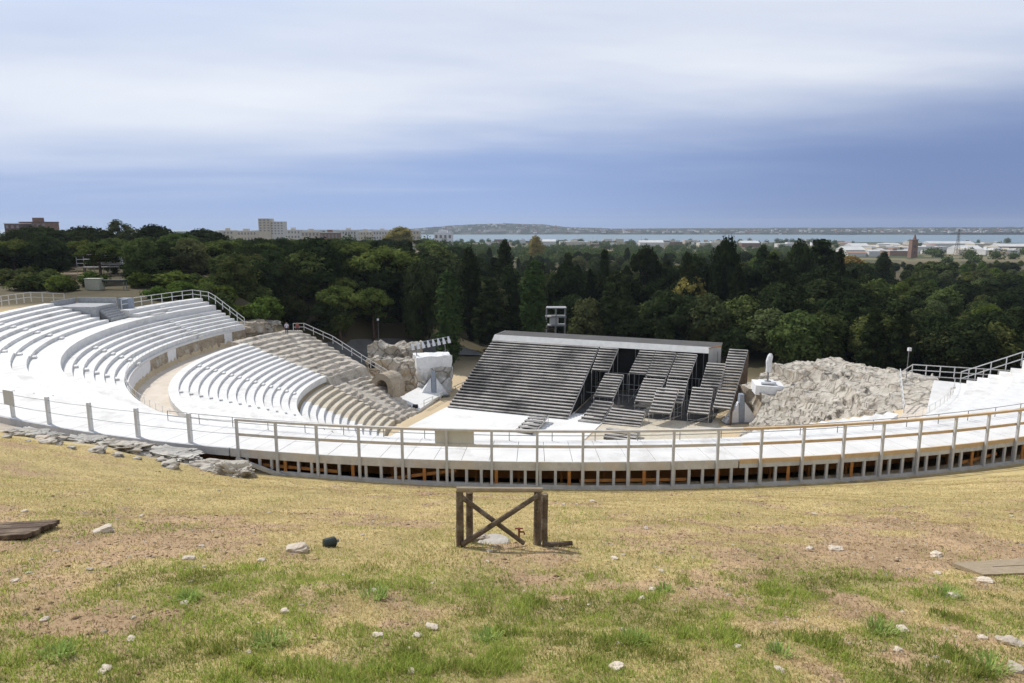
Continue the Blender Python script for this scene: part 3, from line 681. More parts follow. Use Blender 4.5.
# ------------------------------------------------------------------ stage set
SO=Vector((-10.7,110.72,-30.0)); SR=math.atan2(-.34752,.93767)
def plane_z(s): return .4*s
def block(name,label,q,n,cat='seating block',off=0,leg=True,sl=.4,thick=.0,group=None):
    # q: TL,TR,BR,BL as (t,s) on the sloped plane
    TL,TR,BR,BL=[Vector((a,b,0)) for a,b in q]
    root=thing(name,label,cat,SO,SR,group)
    for i in range(n):
        f0=i/n; f1=(i+1)/n
        a=BL.lerp(TL,f0); b=BR.lerp(TR,f0); c=BR.lerp(TR,f1); d=BL.lerp(TL,f1)
        z=sl*((a.y+b.y)/2)+off+sl*(d.y-a.y)
        e=(d-a)*.72; e2=(c-b)*.72
        mb=MB(); P=[a-(d-a)*.06,b-(c-b)*.06,b+e2,a+e]
        mb.hexa([p+Vector((0,0,z-.07)) for p in P],[p+Vector((0,0,z)) for p in P],0)
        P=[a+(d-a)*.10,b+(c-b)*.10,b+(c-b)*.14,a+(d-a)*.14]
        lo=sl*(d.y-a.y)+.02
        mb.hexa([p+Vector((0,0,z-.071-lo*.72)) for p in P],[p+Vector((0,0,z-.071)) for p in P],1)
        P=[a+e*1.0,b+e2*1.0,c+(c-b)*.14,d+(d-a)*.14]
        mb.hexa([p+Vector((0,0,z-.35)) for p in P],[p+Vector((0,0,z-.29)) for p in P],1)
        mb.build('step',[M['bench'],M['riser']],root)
    for (lo,hi) in ((BL,TL),(BR,TR)):
        mb=MB(); o=Vector((0,0,off-.22)); mb.beam(lo+o+Vector((0,0,sl*lo.y)),hi+o+Vector((0,0,sl*hi.y)),.07,.3); mb.build('stringer',M['greyrail'],root)
    if leg:
        for lo,hi in ((BL,TL),(BR,TR)):
            for f in (.04,.5,.96):
                p=lo.lerp(hi,f); z=sl*p.y+off-.38
                if z>.25:
                    mb=MB(); mb.tube([(p.x,p.y,0.02),(p.x,p.y,z)],.045,5); mb.build('leg',M['metal'],root)
        a=BL.lerp(TL,.04);b=BR.lerp(TR,.04); z=sl*a.y+off-.4
        if z>1: 
            mb=MB(); mb.tube([(a.x,a.y,.15),(b.x,b.y,z)],.03,5); mb.tube([(a.x,a.y,z*.5),(b.x,b.y,z*.5)],.03,5); mb.build('cross_tube',M['metal'],root)
    return root
main=block('stage_stand','broad charred bench stand filling the left half of the stage set',[(-.1,20.6),(20.7,20.6),(20.6,0),(-.1,0)],25,'stage set')
mb=MB(); mb.hexa([(-.05,.9,-.02),(20.45,.9,-.02),(20.45,20.4,-.02),(-.05,20.4,-.02)],[(-.05,.9,0),(20.45,.9,0),(20.45,20.4,7.7),(-.05,20.4,7.7)]); mb.build('under_shade_sheet',M['black'],main)  # black sheet added so the space below the steps reads as shade
L4=[('A','narrow strip of benches hanging from the top beside the broad stand',[(21.0,20.6),(24.3,20.6),(24.1,13.2),(21.2,13.2)],9),
('B','broken bench strip in mid height just right of the broad stand',[(23.8,13.0),(26.9,12.9),(26.5,6.2),(23.3,6.2)],9),
('B2','bench strip whose lower end juts over the stage floor, with a thick front edge',[(23.9,5.6),(26.8,5.4),(25.9,-.3),(22.5,-.1)],7),
('C','wide low bench block resting near the floor in front of the gap',[(26.9,4.2),(32.2,3.6),(32.0,-.2),(26.3,-.3)],6),
('D1','left of the two joined bench strips hanging from the roof',[(28.3,20.3),(31.0,20.3),(30.6,13.2),(27.7,13.2)],9),
('D2','right of the two joined bench strips hanging from the roof',[(31.1,20.3),(34.6,20.3),(33.9,12.7),(30.7,12.7)],10),
('D3','bench strip continuing below the two joined hanging strips',[(30.5,12.4),(33.9,12.4),(33.0,5.8),(30.1,5.8)],9),
('E','tilted bench block standing forward on thin legs in the middle of the broken part',[(33.3,8.5),(36.6,8.3),(36.2,1.8),(33.0,1.8)],8),
('F1','long hanging bench strip between two dark gaps under the roof',[(34.9,20.3),(38.2,20.2),(37.5,12.8),(34.3,12.8)],10),
('F2','lower part of the bench strip between two dark gaps, partly behind the forward block',[(34.3,12.6),(37.5,12.5),(37.4,6.2),(34.4,6.4)],8),
('G','pale bench block high up at the right near the end of the roof',[(40.1,18.0),(43.2,18.0),(42.9,11.1),(39.7,11.1)],9),
('H','pale bench block on thin legs at lower right, in front of the high one',[(38.5,11.0),(41.7,11.0),(41.6,4.2),(38.5,4.2)],9),
('I','long narrow bench strip closing the right end of the stage set',[(43.4,22.5),(46.4,22.5),(44.6,5.8),(42.1,6.0)],21)]
for k,l,q,n in L4:
    b_=block('seating_block',l,q,n,off={'E':1.1}.get(k,0),group='broken bench blocks of the stage set')
    if k=='I':
        mb=MB(); mb.hexa([(46.5,22.4,0),(46.58,22.4,0),(44.8,5.7,0),(44.7,5.7,0)],[(46.5,22.4,8.7),(46.58,22.4,8.7),(44.8,5.7,2.1),(44.7,5.7,2.1)]); mb.build('side_panel',M['darkwood'],b_)
    if k=='B2':
        mb=MB(); mb.hexa([(22.5,-.45,.0),(25.9,-.6,.0),(25.9,-.5,.0),(22.5,-.35,.0)],[(22.5,-.45,.30),(25.9,-.6,.30),(25.9,-.5,.30),(22.5,-.35,.30)]); mb.build('front_board',M['bench'],b_)
f1=block('seating_block','fallen flight of benches lying on the white floor in front of the broad stand',[(15.8,-2.2),(18.3,-2.2),(18.2,-9.5),(15.2,-9.0)],6,off=1.55,sl=.13,group='broken bench blocks of the stage set')
f2=block('seating_block','low broken bench piece lying in front of the right hand blocks',[(28.0,-4.6),(32.9,-4.8),(32.6,-8.2),(28.2,-7.8)],4,off=1.9,sl=.2,group='broken bench blocks of the stage set')
rf=thing('stage_roof','long flat roof with pale front edge over the top of the stage set','roof',SO,SR)
fr=[(-.2,22.12),(40.9,22.12),(41.9,23.4),(41.9,28.0),(-.2,28.0)]
def prism(mb,poly,z0,z1,m=0):
    n=len(poly); mb.add([(x,y,z0) for x,y in poly]+[(x,y,z1) for x,y in poly],[tuple(range(n-1,-1,-1)),tuple(range(n,2*n))]+[(i,(i+1)%n,n+(i+1)%n,n+i) for i in range(n)],m)
mb=MB(); prism(mb,fr,8.95,9.1); mb.build('roof_sheet',M['roofdark'],rf)
mb=MB(); mb.hexa([(-.3,20.62,8.25),(40.0,20.62,8.25),(40.0,20.72,8.25),(-.3,20.72,8.25)],[(-.3,22.0,9.16),(40.6,22.0,9.16),(40.6,22.1,9.11),(-.3,22.1,9.11)]); mb.hexa([(-.36,20.7,8.25),(-.31,20.7,8.25),(-.31,28,8.25),(-.36,28,8.25)],[(-.36,22.0,9.13),(-.31,22.0,9.13),(-.31,28,9.13),(-.36,28,9.13)]); mb.build('front_fascia',M['fascia'],rf)
mb=MB(); mb.hexa([(40.05,20.75,0),(41.95,23.4,0),(41.9,23.5,0),(40.0,20.85,0)],[(40.05,20.75,9.13),(41.95,23.4,9.13),(41.9,23.5,9.13),(40.0,20.85,9.13)]); mb.build('end_panel',M['fascia'],rf)
mb=MB(); mb.beam((40.0,20.7,9.2),(41.95,23.4,9.2),.14,.12); mb.build('edge_board',M['orange'],rf)
mb=MB(); mb.box(-.2,41.8,27.6,27.8,0,8.94); mb.build('back_wall',M['black'],rf)
mb=MB(); mb.box(20.9,41.0,22.6,22.7,0,8.2); mb.build('drape',M['black'],rf)
for x in (21.0,27.3,34.7,39.2,41.5):
    for y in (21.3,14.0,7.5):
        h=.4*y-.5 if y<20 else 8.6
        mb=MB(); mb.tube([(x,y,0),(x,y,h)],.06,6); mb.build('prop',M['thin'],rf)
for y in (19.0,11.0):
    for z in (2.0,4.0):
        if z<.4*y-.6: 
            mb=MB(); mb.tube([(20.9,y,z),(42,y,z)],.04,5); mb.build('ledger',M['metal'],rf)
# floor of the stage
def W2(t,s,z=0): return SO+Matrix.Rotation(SR,3,'Z')@Vector((t,s,z))
slab('stage_floor',None,[W2(-1.2,-22,.06),W2(25,-22,.06),W2(26.5,6,.06),W2(-.4,.6,.06)],.06,M['stagewhite'],kind='structure')
slab('stage_shade_floor',None,[W2(20.8,4.0,.10),W2(42,6,.10),W2(43,22,.10),W2(20.8,22,.10)],.05,M['roofdark'],kind='structure')  # dark slab added to paint shade on the floor beneath roof and blocks
slab('stage_apron',None,[W2(26.0,-13,.05),W2(44,-14,.05),W2(43,8,.05),W2(26.6,8,.05)],.05,M['tanstep'],kind='structure')
# ------------------------------------------------------------------ people
def person(label,loc,rz,shirt,trou,sit=False):
    J={'pel':(0,0,.93),'chest':(0,0,1.28),'neck':(0,0,1.47),'head':(0,-.02,1.60),'crown':(0,-.02,1.70),
       'hl':(.10,0,.90),'kl':(.12,-.06,.50),'fl':(.12,.0,.06),'tl':(.12,-.2,.03),'hr':(-.10,0,.90),'kr':(-.11,.02,.48),'fr':(-.11,.16,.07),'tr':(-.11,-.02,.03),
       'sl':(.19,0,1.40),'el':(.26,.02,1.12),'wl':(.26,-.12,.90),'dl':(.26,-.16,.82),'sr':(-.19,0,1.40),'er':(-.26,.04,1.12),'wr':(-.27,-.08,.90),'dr':(-.27,-.12,.82)}
    if sit:
        J.update(kl=(.13,-.42,.86),fl=(.13,-.45,.46),tl=(.13,-.6,.42),kr=(-.13,-.42,.86),fr=(-.13,-.45,.46),tr=(-.13,-.6,.42))
        J={k:(a,b,c-.45) for k,(a,b,c) in J.items()}
    rad={'pel':.15,'chest':.16,'neck':.065,'head':.105,'crown':.07,'hl':.10,'kl':.07,'fl':.05,'tl':.04,'sl':.07,'el':.05,'wl':.037,'dl':.04}
    names=list(J); E=[('pel','chest'),('chest','neck'),('neck','head'),('head','crown'),('pel','hl'),('hl','kl'),('kl','fl'),('fl','tl'),('pel','hr'),('hr','kr'),('kr','fr'),('fr','tr'),('chest','sl'),('sl','el'),('el','wl'),('wl','dl'),('chest','sr'),('sr','er'),('er','wr'),('wr','dr')]
    me=bpy.data.meshes.new('person'); me.from_pydata([J[n] for n in names],[(names.index(a),names.index(b)) for a,b in E],[])
    tmp=bpy.data.objects.new('tmp_person',me); COL.objects.link(tmp)
    md=tmp.modifiers.new('skin','SKIN'); sub=tmp.modifiers.new('sub','SUBSURF'); sub.levels=1
    for i,n in enumerate(names):
        r=rad.get(n) or rad.get(n[:-1]+'l',.05); me.skin_vertices[0].data[i].radius=(r,r)
    me.skin_vertices[0].data[0].use_root=True
    dg=bpy.context.evaluated_depsgraph_get(); dg.update()
    m2=bpy.data.meshes.new_from_object(tmp.evaluated_get(dg)); bpy.data.objects.remove(tmp)
    for q in ('skin',shirt,trou,'hair'): m2.materials.append(M[q])
    hz=J['pel'][2]
    for p in m2.polygons:
        c=p.center; p.use_smooth=True
        i=0
        if c.z>hz+.70 and c.y>-.06 or c.z>hz+.76: i=3
        elif c.z>hz+.53: i=0
        elif c.z>hz+.02 and (abs(c.x)<.23 or c.z>hz+.2): i=1
        elif c.z<=hz+.05 and abs(c.x)<.21: i=2
        p.material_index=i
    o=bpy.data.objects.new('person',m2); COL.objects.link(o); o.location=loc; o.rotation_euler.z=rz; o.scale=(1.28,)*3
    return tag(o,label,'person')
person('person in a pale shirt and dark trousers walking along the top of the stone seats',pol(47.2,154.0,-18.75),R(200),'lilac','navy')
person('person in a reddish shirt sitting by the rail at the top of the stone seats',pol(48.4,149.6,-18.75),R(200),'red','navy',sit=True)

# ------------------------------------------------------------------ foreground things
p=atz(459,546,-6.37); fx,fy=atz(459,546,gh(0,13)).xy
by=12.45
def gp(x,y,dz=0): return Vector((x,y,gh(x,y)+dz))
xl=at(460,546,by).x; xr=at(538,546,by).x
b0=thing('timber_barrier','old rough timber barrier with crossed poles on the dry grass','barrier',gp((xl+xr)/2,by),world=True)
def logp(a,b,r0,r1,seed):
    mb=MB(); a=Vector(a);b=Vector(b); pts=[];rs=[]
    for i in range(7):
        f=i/6; o=Vector((mnoise.noise(Vector((seed,i,0))),mnoise.noise(Vector((seed,i,9))),0))*.018
        pts.append(a.lerp(b,f)+o); rs.append((r0+(r1-r0)*f)*(1+.12*mnoise.noise(Vector((seed*3,i*1.7,2)))))
    mb.tube(pts,rs,9); return mb
zt=at(500,492,by).z
for k,(x,y,r) in enumerate(((xl,by,.078),(xl+.16,by+.38,.075),(xr-.02,by,.078),(xr+.13,by+.30,.07))):
    q=gp(x,y,-.15); logp(q,(x+.01,y,zt+.02 if y==by else zt-.16),r,r*.92,k+1).build('post',M['log'],b0)
logp((xl-.05,by-.02,zt+.06),(xr+.08,by-.02,zt+.05),.055,.05,7).build('top_pole',M['plank'],b0)
logp((xl+.06,by-.10,gh(xl,by)+.1),(xr+.0,by-.10,zt-.02),.055,.05,9).build('cross_pole',M['log'],b0)
logp((xl+.05,by-.01,zt-.10),(xr-.27,by-.01,gh(xr,by)+.03),.05,.045,11).build('cross_pole',M['log'],b0)
sx=at(494,546,by+.35).x; mb=MB(); mb.tube([(0,0,-.2),(0,0,.02),(0,0,.05)],[.33,.33,.29],14); o=mb.build('manhole_slab',M['slab']); o.location=gp(sx,by+.4); tag(o,'pale concrete lid on the ground inside the timber barrier','slab')
vx=at(519,546,by+.5).x; v=thing('water_valve','small rusty pipe with a red tap inside the timber barrier','valve',gp(vx,by+.55)); v.scale=(.8,.8,.8)
mb=MB(); mb.tube([(0,0,-.1),(0,0,.32)],.028,7); mb.tube([(0,0,.25),(.12,0,.25),(.14,0,.18)],.025,6); mb.build('pipe',M['rust'],v)
mb=MB(); mb.tube([(-.10,0,.34),(.10,0,.34)],.02,6); mb.tube([(0,0,.30),(0,0,.36)],.035,7); mb.build('tap_handle',M['red'],v)
lx=at(558,549,by-.1).x; o=logp((-.30,0,.03),(.28,.04,.05),.055,.045,21).build('log',M['log']); o.location=gp(lx,by-.1); tag(o,'short weathered log lying just right of the timber barrier','log')
rock('stone','grey flat stone lying inside the timber barrier beside the lid',gp(at(478,546,by+.5).x,by+.55,.02),(.24,.15,.09),4,M['pebble'],3)
# hatch and plank
q=atz(22,530,-7.9); hx,hy=q.x,q.y
def find_y(u,v):
    lo,hi=5.0,30.0
    for _ in range(40):
        m_=(lo+hi)/2; p_=at(u,v,m_)
        if p_.z>gh(p_.x,p_.y): lo=m_
        else: hi=m_
    p_=at(u,v,lo); return Vector((p_.x,p_.y,gh(p_.x,p_.y)))
h=find_y(20,533); ob=thing('wooden_hatch','dark weathered wooden hatch lying on the dry grass at the left edge','hatch',h+Vector((0,0,.05)),R(8))
nz=math.atan2(gh(h.x,h.y+.6)-gh(h.x,h.y-.6),1.2); ob.rotation_euler.x=nz+.02
for i in range(6):
    mb=MB(); y=-.62+.21*i; mb.box(-1.1,.44+.04*math.sin(i*2),y,y+.2,-.03,.05+.006*(i%2)); mb.build('board',M['darkwood'],ob)
mb=MB(); mb.box(-.9,-.75,-.6,.6,.058,.10); mb.build('batten',M['darkwood'],ob)
h=find_y(1000,570); ob=thing('wooden_plank','sun bleached wooden plank lying on the ground at the right edge','plank',h+Vector((.15,0,.04)),R(6)); ob.rotation_euler.x=-.1
mb=MB(); mb.hexa([(-.70,-.26,-.04),(1.2,-.34,-.04),(1.2,.30,-.04),(-.84,.26,-.04)],[(-.70,-.26,.03),(1.2,-.34,.03),(1.2,.30,.03),(-.84,.26,.03)]); mb.build('board',M['plank'],ob)
mb=MB(); mb.box(-.3,1.1,.0,.012,.0301,.034); mb.build('crack',M['darkwood'],ob)
h=find_y(330,547); cn=thing('dark_canister','small dark green canister lying on the pale grass left of the barrier','canister',h+Vector((0,0,.09)),R(35))
M['darkgreen']=mat('dark_green_plastic',(.035,.05,.045),(.025,.035,.03),4,.5)
mb=MB(); mb.tube([(-.13,0,0),(-.11,0,0),(.10,0,0),(.13,0,0)],[.06,.105,.105,.06],12); mb.build('body',M['darkgreen'],cn)
mb=MB(); mb.tube([(.13,0,0),(.18,0,0)],.035,8); mb.build('cap',M['thin'],cn)
# stones
ST=[(297,551,24,'large whitish stone left of the dark canister'),(103,532,20,'flat grey stone on the grass by the wooden hatch'),(131,640,12,'small pinkish stone low in the left foreground'),
(188,559,12,'pale stone in the bare patch left of centre'),(652,590,9,'pale stone standing out in the grass right of the barrier'),(1012,645,26,'tan stone at the lower right corner'),(953,597,14,'pale stone below the plank'),(902,630,14,'flat pale stone in the green patch at lower right'),
(985,582,15,'pale stone just under the sun bleached plank'),(737,647,9,'white stone in the lower right foreground'),(780,671,12,'brownish stone at the bottom edge right of centre'),(432,628,14,'light stone in the middle of the green patch'),(936,556,14,'whitish stone left of the plank'),(105,671,16,'flat pale stone at the bottom left edge'),
(836,550,14,'greyish stone on the brown bare patch'),(617,668,18,'flat pinkish stone at the bottom centre'),(184,604,10,'dark stone in the grass at left'),(378,636,12,'thin light stone in the green grass'),(1016,670,20,'light flat stone in the bottom right corner'),(42,440,16,'dark stone on the rocky verge at far left')]
for i,(u,v_,w_,l) in enumerate(ST):
    h=find_y(u,v_); s=w_*h.y*1.02/683/2
    rock('stone',l,h+Vector((0,0,s*.12)),(s,s*.75,s*.42),20+i,M['pebble'],3,'stone',.35,rz=i*1.1)
for i in range(46):
    u=random.uniform(10,1015); v_=random.choice((random.uniform(545,680),random.uniform(500,580))); h=find_y(u,v_); s=random.uniform(.022,.05)*(1+.04*h.y)
    rock('stone','small pale stone half sunk in the grass slope',h+Vector((0,0,s*.15)),(s,s*.8,s*.5),60+i,M['pebble'],2,'stone',.4,'small stones strewn over the slope',rz=i)
# pebbles as stuff
Np=11000; px=rng.uniform(-14,14,Np*3); py=6+22*rng.uniform(0,1,Np*3)**1.2
ok=(np.abs(px)<py*.8)&(np.hypot(px-CX,py-CY)>69.6)&(rng.uniform(0,1,Np*3)<(.12+.9*soilness(px,py))); px=px[ok][:Np]; py=py[ok][:Np]; pz=ground_h(px,py)
octa=np.array([(1,0,0),(0,1,0),(-1,0,0),(0,-1,0),(0,0,.7),(0,0,-.5)]); of=np.array([(0,1,4),(1,2,4),(2,3,4),(3,0,4),(1,0,5),(2,1,5),(3,2,5),(0,3,5)])
n=len(px); sz=rng.uniform(.006,.024,n)*np.where(rng.uniform(0,1,n)<.06,1.9,1)*(1+.03*py); V=octa[None]*sz[:,None,None]*rng.uniform(.6,1.4,(n,6,1)); a=rng.uniform(0,6.28,n); ca,sa=np.cos(a)[:,None],np.sin(a)[:,None]
Vx=V[:,:,0]*ca-V[:,:,1]*sa; Vy=V[:,:,0]*sa+V[:,:,1]*ca; V=np.stack([Vx+px[:,None],Vy+py[:,None],V[:,:,2]*.7+pz[:,None]],-1).reshape(-1,3)
Fq=(of[None]+6*np.arange(n)[:,None,None]).reshape(-1,3)
pc=np.repeat(np.where(rng.uniform(0,1,(n,1))<.35,np.array([.50,.43,.34]),np.array([.235,.155,.10]))*rng.uniform(.6,1.15,(n,1)),6,0)
M['pebs']=vcolmat('pebble_mix',fine=30,amt=.3,bump=0)
tag(link('pebbles',npmesh('pebbles',V,Fq,M['pebs'],pc)),'fine gravel and clods strewn over the bare slope','gravel',kind='stuff')
# verge rocks by the walkway
RK=[((214,468),2.0,'pale knobbly limestone outcrop at the start of the timber railing'),((165,452),2.1,'low whitish rock beside the wire fence, third from the railing'),((120,446),1.6,'low pale rock on the verge below the second fence post'),((84,438),1.3,'whitish flat rock on the verge near the far left posts'),((233,474),1.0,'small rough boulder touching the corner of the walkway'),((30,432),1.5,'low pale ledge of rock at the left edge verge')]
for i,((u,v_),s,l) in enumerate(RK):
    h=find_y(u,v_+2); rock('rock_outcrop',l,h+Vector((0,.1,.0)),(s*.8,s*.36,.22 if i!=4 else .42),200+i,M['stonegrey'] if i%2 else M['stone'],5,'rock',.50,rz=R(-18),freq=2.6,cell=.02)
for i in range(34):
    u=random.uniform(2,236); v0=np.interp(u,[0,60,150,240],[424,433,450,473]); h=find_y(u,v0+random.uniform(2,13)); s=random.uniform(.12,.45)
    rock('stone','pale rubble stone on the bare verge below the wire fence',h+Vector((0,0,s*.1)),(s,s*.7,s*.42),300+i,M['stone'],3,'stone',.45,'rubble stones along the verge',rz=i*.7,cell=.05)
# grass blades
def blades(n,ymin,ymax,green,seed,wb=.0065,hb=(.025,.07)):
    g=np.random.default_rng(seed)
    y=ymin*(ymax/ymin)**(g.uniform(0,1,n)**.85); x=g.uniform(-.93,.93,n)*y
    gr=greenness(x,y); so=soilness(x,y); u=g.uniform(0,1,n)
    keep=(u<gr*.78*(.45+.9*ss(vn(x,y,.22,95,2),.35,.65))+.008) if green else (u<(1-.62*so)*(1-.55*gr))
    keep&=(np.hypot(x-CX,y-CY)>69.3)
    x,y,gr=x[keep],y[keep],gr[keep]; n=len(x); z=ground_h(x,y)
    h=g.uniform(*hb,n)*(1+1.9*(gr if green else 0)*ss(vn(x,y,.42,91,2),.55,.8))*(1+.02*y); w=wb*(1+.045*y)*g.uniform(.6,1.3,n)
    a=g.uniform(0,6.28,n); lean=g.uniform(.2,1.0,n)*h*(1.1 if green else 2.6); b=g.uniform(0,6.28,n)
    dx,dy=np.cos(a)*w,np.sin(a)*w
    P0=np.stack([x-dx,y-dy,z-.01],-1);P1=np.stack([x+dx,y+dy,z-.01],-1)
    P2=np.stack([x+np.cos(b)*lean*.45+dx*.7,y+np.sin(b)*lean*.45+dy*.7,z+h*.65],-1);P2b=P2-np.stack([dx*1.4,dy*1.4,dx*0],-1)
    P3=np.stack([x+np.cos(b)*lean,y+np.sin(b)*lean,z+h*(1.0 if green else .75)],-1)
    V=np.stack([P0,P1,P2,P2b,P3],1).reshape(-1,3); k=np.arange(n)*5
    Ft=np.concatenate([np.stack([k,k+1,k+2],1),np.stack([k,k+2,k+3],1),np.stack([k+3,k+2,k+4],1)])
    if green:
        c=np.array([.31,.40,.085])*g.uniform(.65,1.35,(n,1))*(1-.35*ss(vn(x,y,.6,93,2),.5,.7))[:,None]+np.array([.22,.14,.05])*g.uniform(0,1,(n,1))**2.5
    else: c=(STRAW*1.12)*g.uniform(.72,1.2,(n,1))+np.array([-.08,-.02,-.02])*g.uniform(0,1,(n,1)); so=soilness(x,y)[:,None]; c=c*(1-.7*so)+np.array([.36,.24,.15])*g.uniform(.5,1.3,(n,1))*.7*so
    return V,Ft,np.repeat(np.clip(c,.01,1),5,0)
m=bpy.data.materials.new('grass_blades'); t,N,L=nt(m); N.remove(N['Principled BSDF']); o=[n for n in N if n.type=='OUTPUT_MATERIAL'][0]
a=N.new('ShaderNodeAttribute'); a.attribute_name='col'; d=N.new('ShaderNodeBsdfDiffuse'); tr=N.new('ShaderNodeBsdfTranslucent'); mx=N.new('ShaderNodeMixShader'); mx.inputs[0].default_value=.45
L.new(a.outputs['Color'],d.inputs[0]); L.new(a.outputs['Color'],tr.inputs[0]); L.new(d.outputs[0],mx.inputs[1]); L.new(tr.outputs[0],mx.inputs[2]); L.new(mx.outputs[0],o.inputs[0]); M['blade']=m
V,Ft,c=blades(420000,5.3,28,False,1,.0036,(.012,.036)); tag(link('dry_grass',npmesh('dry_grass',V,Ft,M['blade'],c)),'short straw coloured grass covering the slope','grass',kind='stuff')
V,Ft,c=blades(420000,5.3,20,True,2,.0042,(.018,.05)); tag(link('green_grass',npmesh('green_grass',V,Ft,M['blade'],c)),'short green grass and weeds in patches on the lower slope','grass',kind='stuff')
TU=[(188,600,.20,'bright leafy weed left of centre in the green patch'),(374,597,.22,'big bright green weed tuft left of the barrier line'),(486,640,.20,'pale green weed tuft low in the centre foreground'),(636,643,.20,'grassy weed tuft below the barrier, right of centre'),(664,592,.17,'round green tuft right of the barrier'),(948,596,.22,'dark green weed tuft beside the sun bleached plank'),
(270,645,.24,'large bright grass tuft at lower left of centre'),(882,632,.22,'spreading weed tuft in the lower right green patch'),(60,655,.2,'low dark weed at the lower left'),(780,655,.18,'low bluish weed at the bottom right of centre'),(990,668,.22,'dark weed tuft near the bottom right corner')]
for i,(u,v_,rr,l) in enumerate(TU):
    h=find_y(u,v_); g=np.random.default_rng(400+i); n=120; a=g.uniform(0,6.28,n); r0=rr*.8*g.uniform(0,1,n)**.7; hh=g.uniform(.5,1.1,n)*rr*.62; ln=g.uniform(.2,.9,n)*rr*.8; w_=.0055
    bx,by_=np.cos(a)*r0,np.sin(a)*r0; a2=a+g.normal(0,.6,n); sx_,sy_=-np.sin(a2)*w_,np.cos(a2)*w_
    P=[np.stack([bx-sx_,by_-sy_,0*bx-.02],-1),np.stack([bx+sx_,by_+sy_,0*bx-.02],-1),np.stack([bx+np.cos(a2)*ln*.5+sx_,by_+np.sin(a2)*ln*.5+sy_,hh*.75],-1),np.stack([bx+np.cos(a2)*ln*.5-sx_,by_+np.sin(a2)*ln*.5-sy_,hh*.75],-1),np.stack([bx+np.cos(a2)*ln,by_+np.sin(a2)*ln,hh*.9],-1)]
    V=np.stack(P,1).reshape(-1,3); k=np.arange(n)*5; Ft=np.concatenate([np.stack([k,k+1,k+2],1),np.stack([k,k+2,k+3],1),np.stack([k+3,k+2,k+4],1)])
    c=np.repeat(np.array([.34,.45,.13])*g.uniform(.7,1.3,(n,1)),5,0)
    o=link('weed',npmesh('weed',V,Ft,M['blade'],c)); o.location=h; tag(o,l,'plant')
# ------------------------------------------------------------------ trees
def core(V,F,c,rx,ry,rz,g):
    t=(1+5**.5)/2; P=np.array([(-1,t,0),(1,t,0),(-1,-t,0),(1,-t,0),(0,-1,t),(0,1,t),(0,-1,-t),(0,1,-t),(t,0,-1),(t,0,1),(-t,0,-1),(-t,0,1)],float); P/=np.linalg.norm(P[0])
    I=[(0,11,5),(0,5,1),(0,1,7),(0,7,10),(0,10,11),(1,5,9),(5,11,4),(11,10,2),(10,7,6),(7,1,8),(3,9,4),(3,4,2),(3,2,6),(3,6,8),(3,8,9),(4,9,5),(2,4,11),(6,2,10),(8,6,7),(9,8,1)]
    P=P*g.uniform(.75,1.1,(12,1)); o=len(V)
    return P*np.array([rx,ry,rz])*.74+np.array(c),np.array(I)
def crown_mesh(name,clumps,per,leaf,seed,mt,up=.25,elong=1.6):
    g=np.random.default_rng(seed); Vs=[];Fs=[];o=0
    for (c,rx,ry,rz) in clumps:
        P,I=core([],[],c,rx,ry,rz,g); Vs.append(P);Fs.append(np.concatenate([I,I[:,2:3]],1)+o); o+=12
        n=int(per*(rx*ry+rx*rz+ry*rz)/3)
        d=g.normal(0,1,(n,3)); d/=np.linalg.norm(d,axis=1)[:,None]
        rr=(.62+.5*g.uniform(0,1,(n,1))**.8)*(1+.28*np.sin(d[:,:1]*5+seed)*np.sin(d[:,1:2]*6)*np.sin(d[:,2:3]*5+1))
        p=d*rr*np.array([rx,ry,rz])+np.array(c)
        nrm=d+g.normal(0,.55,(n,3))+np.array([0,0,up]); nrm/=np.linalg.norm(nrm,axis=1)[:,None]
        t=np.cross(nrm,g.normal(0,1,(n,3))); t/=np.linalg.norm(t,axis=1)[:,None]+1e-9; b=np.cross(nrm,t)
        s=leaf*g.uniform(.5,1.25,(n,1)); 
        q=np.stack([p-t*s*elong*.5-b*s*.25,p+b*s*.5,p+t*s*elong*.5+b*s*.15,p-b*s*.5],1).reshape(-1,3)
        Vs.append(q); Fs.append(np.arange(4*n).reshape(-1,4)+o); o+=4*n
    V=np.concatenate(Vs);F=np.concatenate(Fs)
    me=bpy.data.meshes.new(name); F=F.astype(np.int32)
    tri=F[:,2]==F[:,3]
    faces=[tuple(r[:3]) if t_ else tuple(r) for r,t_ in zip(F.tolist(),tri.tolist())]
    me.from_pydata(V.tolist(),[],faces); me.materials.append(mt); me.update()
    return me
LM={'pine':leafmat('pine_needles',(0.038,0.058,0.015),(0.129,0.167,0.043)),
 'dark':leafmat('dark_evergreen',(0.018,0.027,0.012),(0.046,0.063,0.023)),
 'cypress':leafmat('cypress_green',(0.033,0.054,0.018),(0.079,0.114,0.037)),
 'broad':leafmat('broadleaf_green',(0.037,0.055,0.017),(0.118,0.146,0.046)),
 'olive':leafmat('olive_green',(0.059,0.072,0.029),(0.111,0.131,0.052)),
 'light':leafmat('light_green',(0.059,0.091,0.017),(0.118,0.161,0.034)),
 'yellow':leafmat('yellowing_leaves',(0.174,0.145,0.043),(0.290,0.232,0.072))}
def trunk_mesh(name,h,r,limbs,seed):
    g=random.Random(seed); mb=MB(); pts=[(g.uniform(-.2,.2)*i/5,g.uniform(-.2,.2)*i/5,h*i/5-.3) for i in range(6)]
    mb.tube(pts,[r*(1.25-.16*i) for i in range(6)],8)
    for (p,st) in limbs:
        a=Vector((pts[4][0],pts[4][1],st)); mb.tube([a,a.lerp(Vector(p),.5)+Vector((0,0,-.3)),p],[r*.45,r*.3,r*.14],6)
    o=mb.build(name,M['bark'],smooth=True); me=o.data; bpy.data.objects.remove(o); return me
PROTO={}
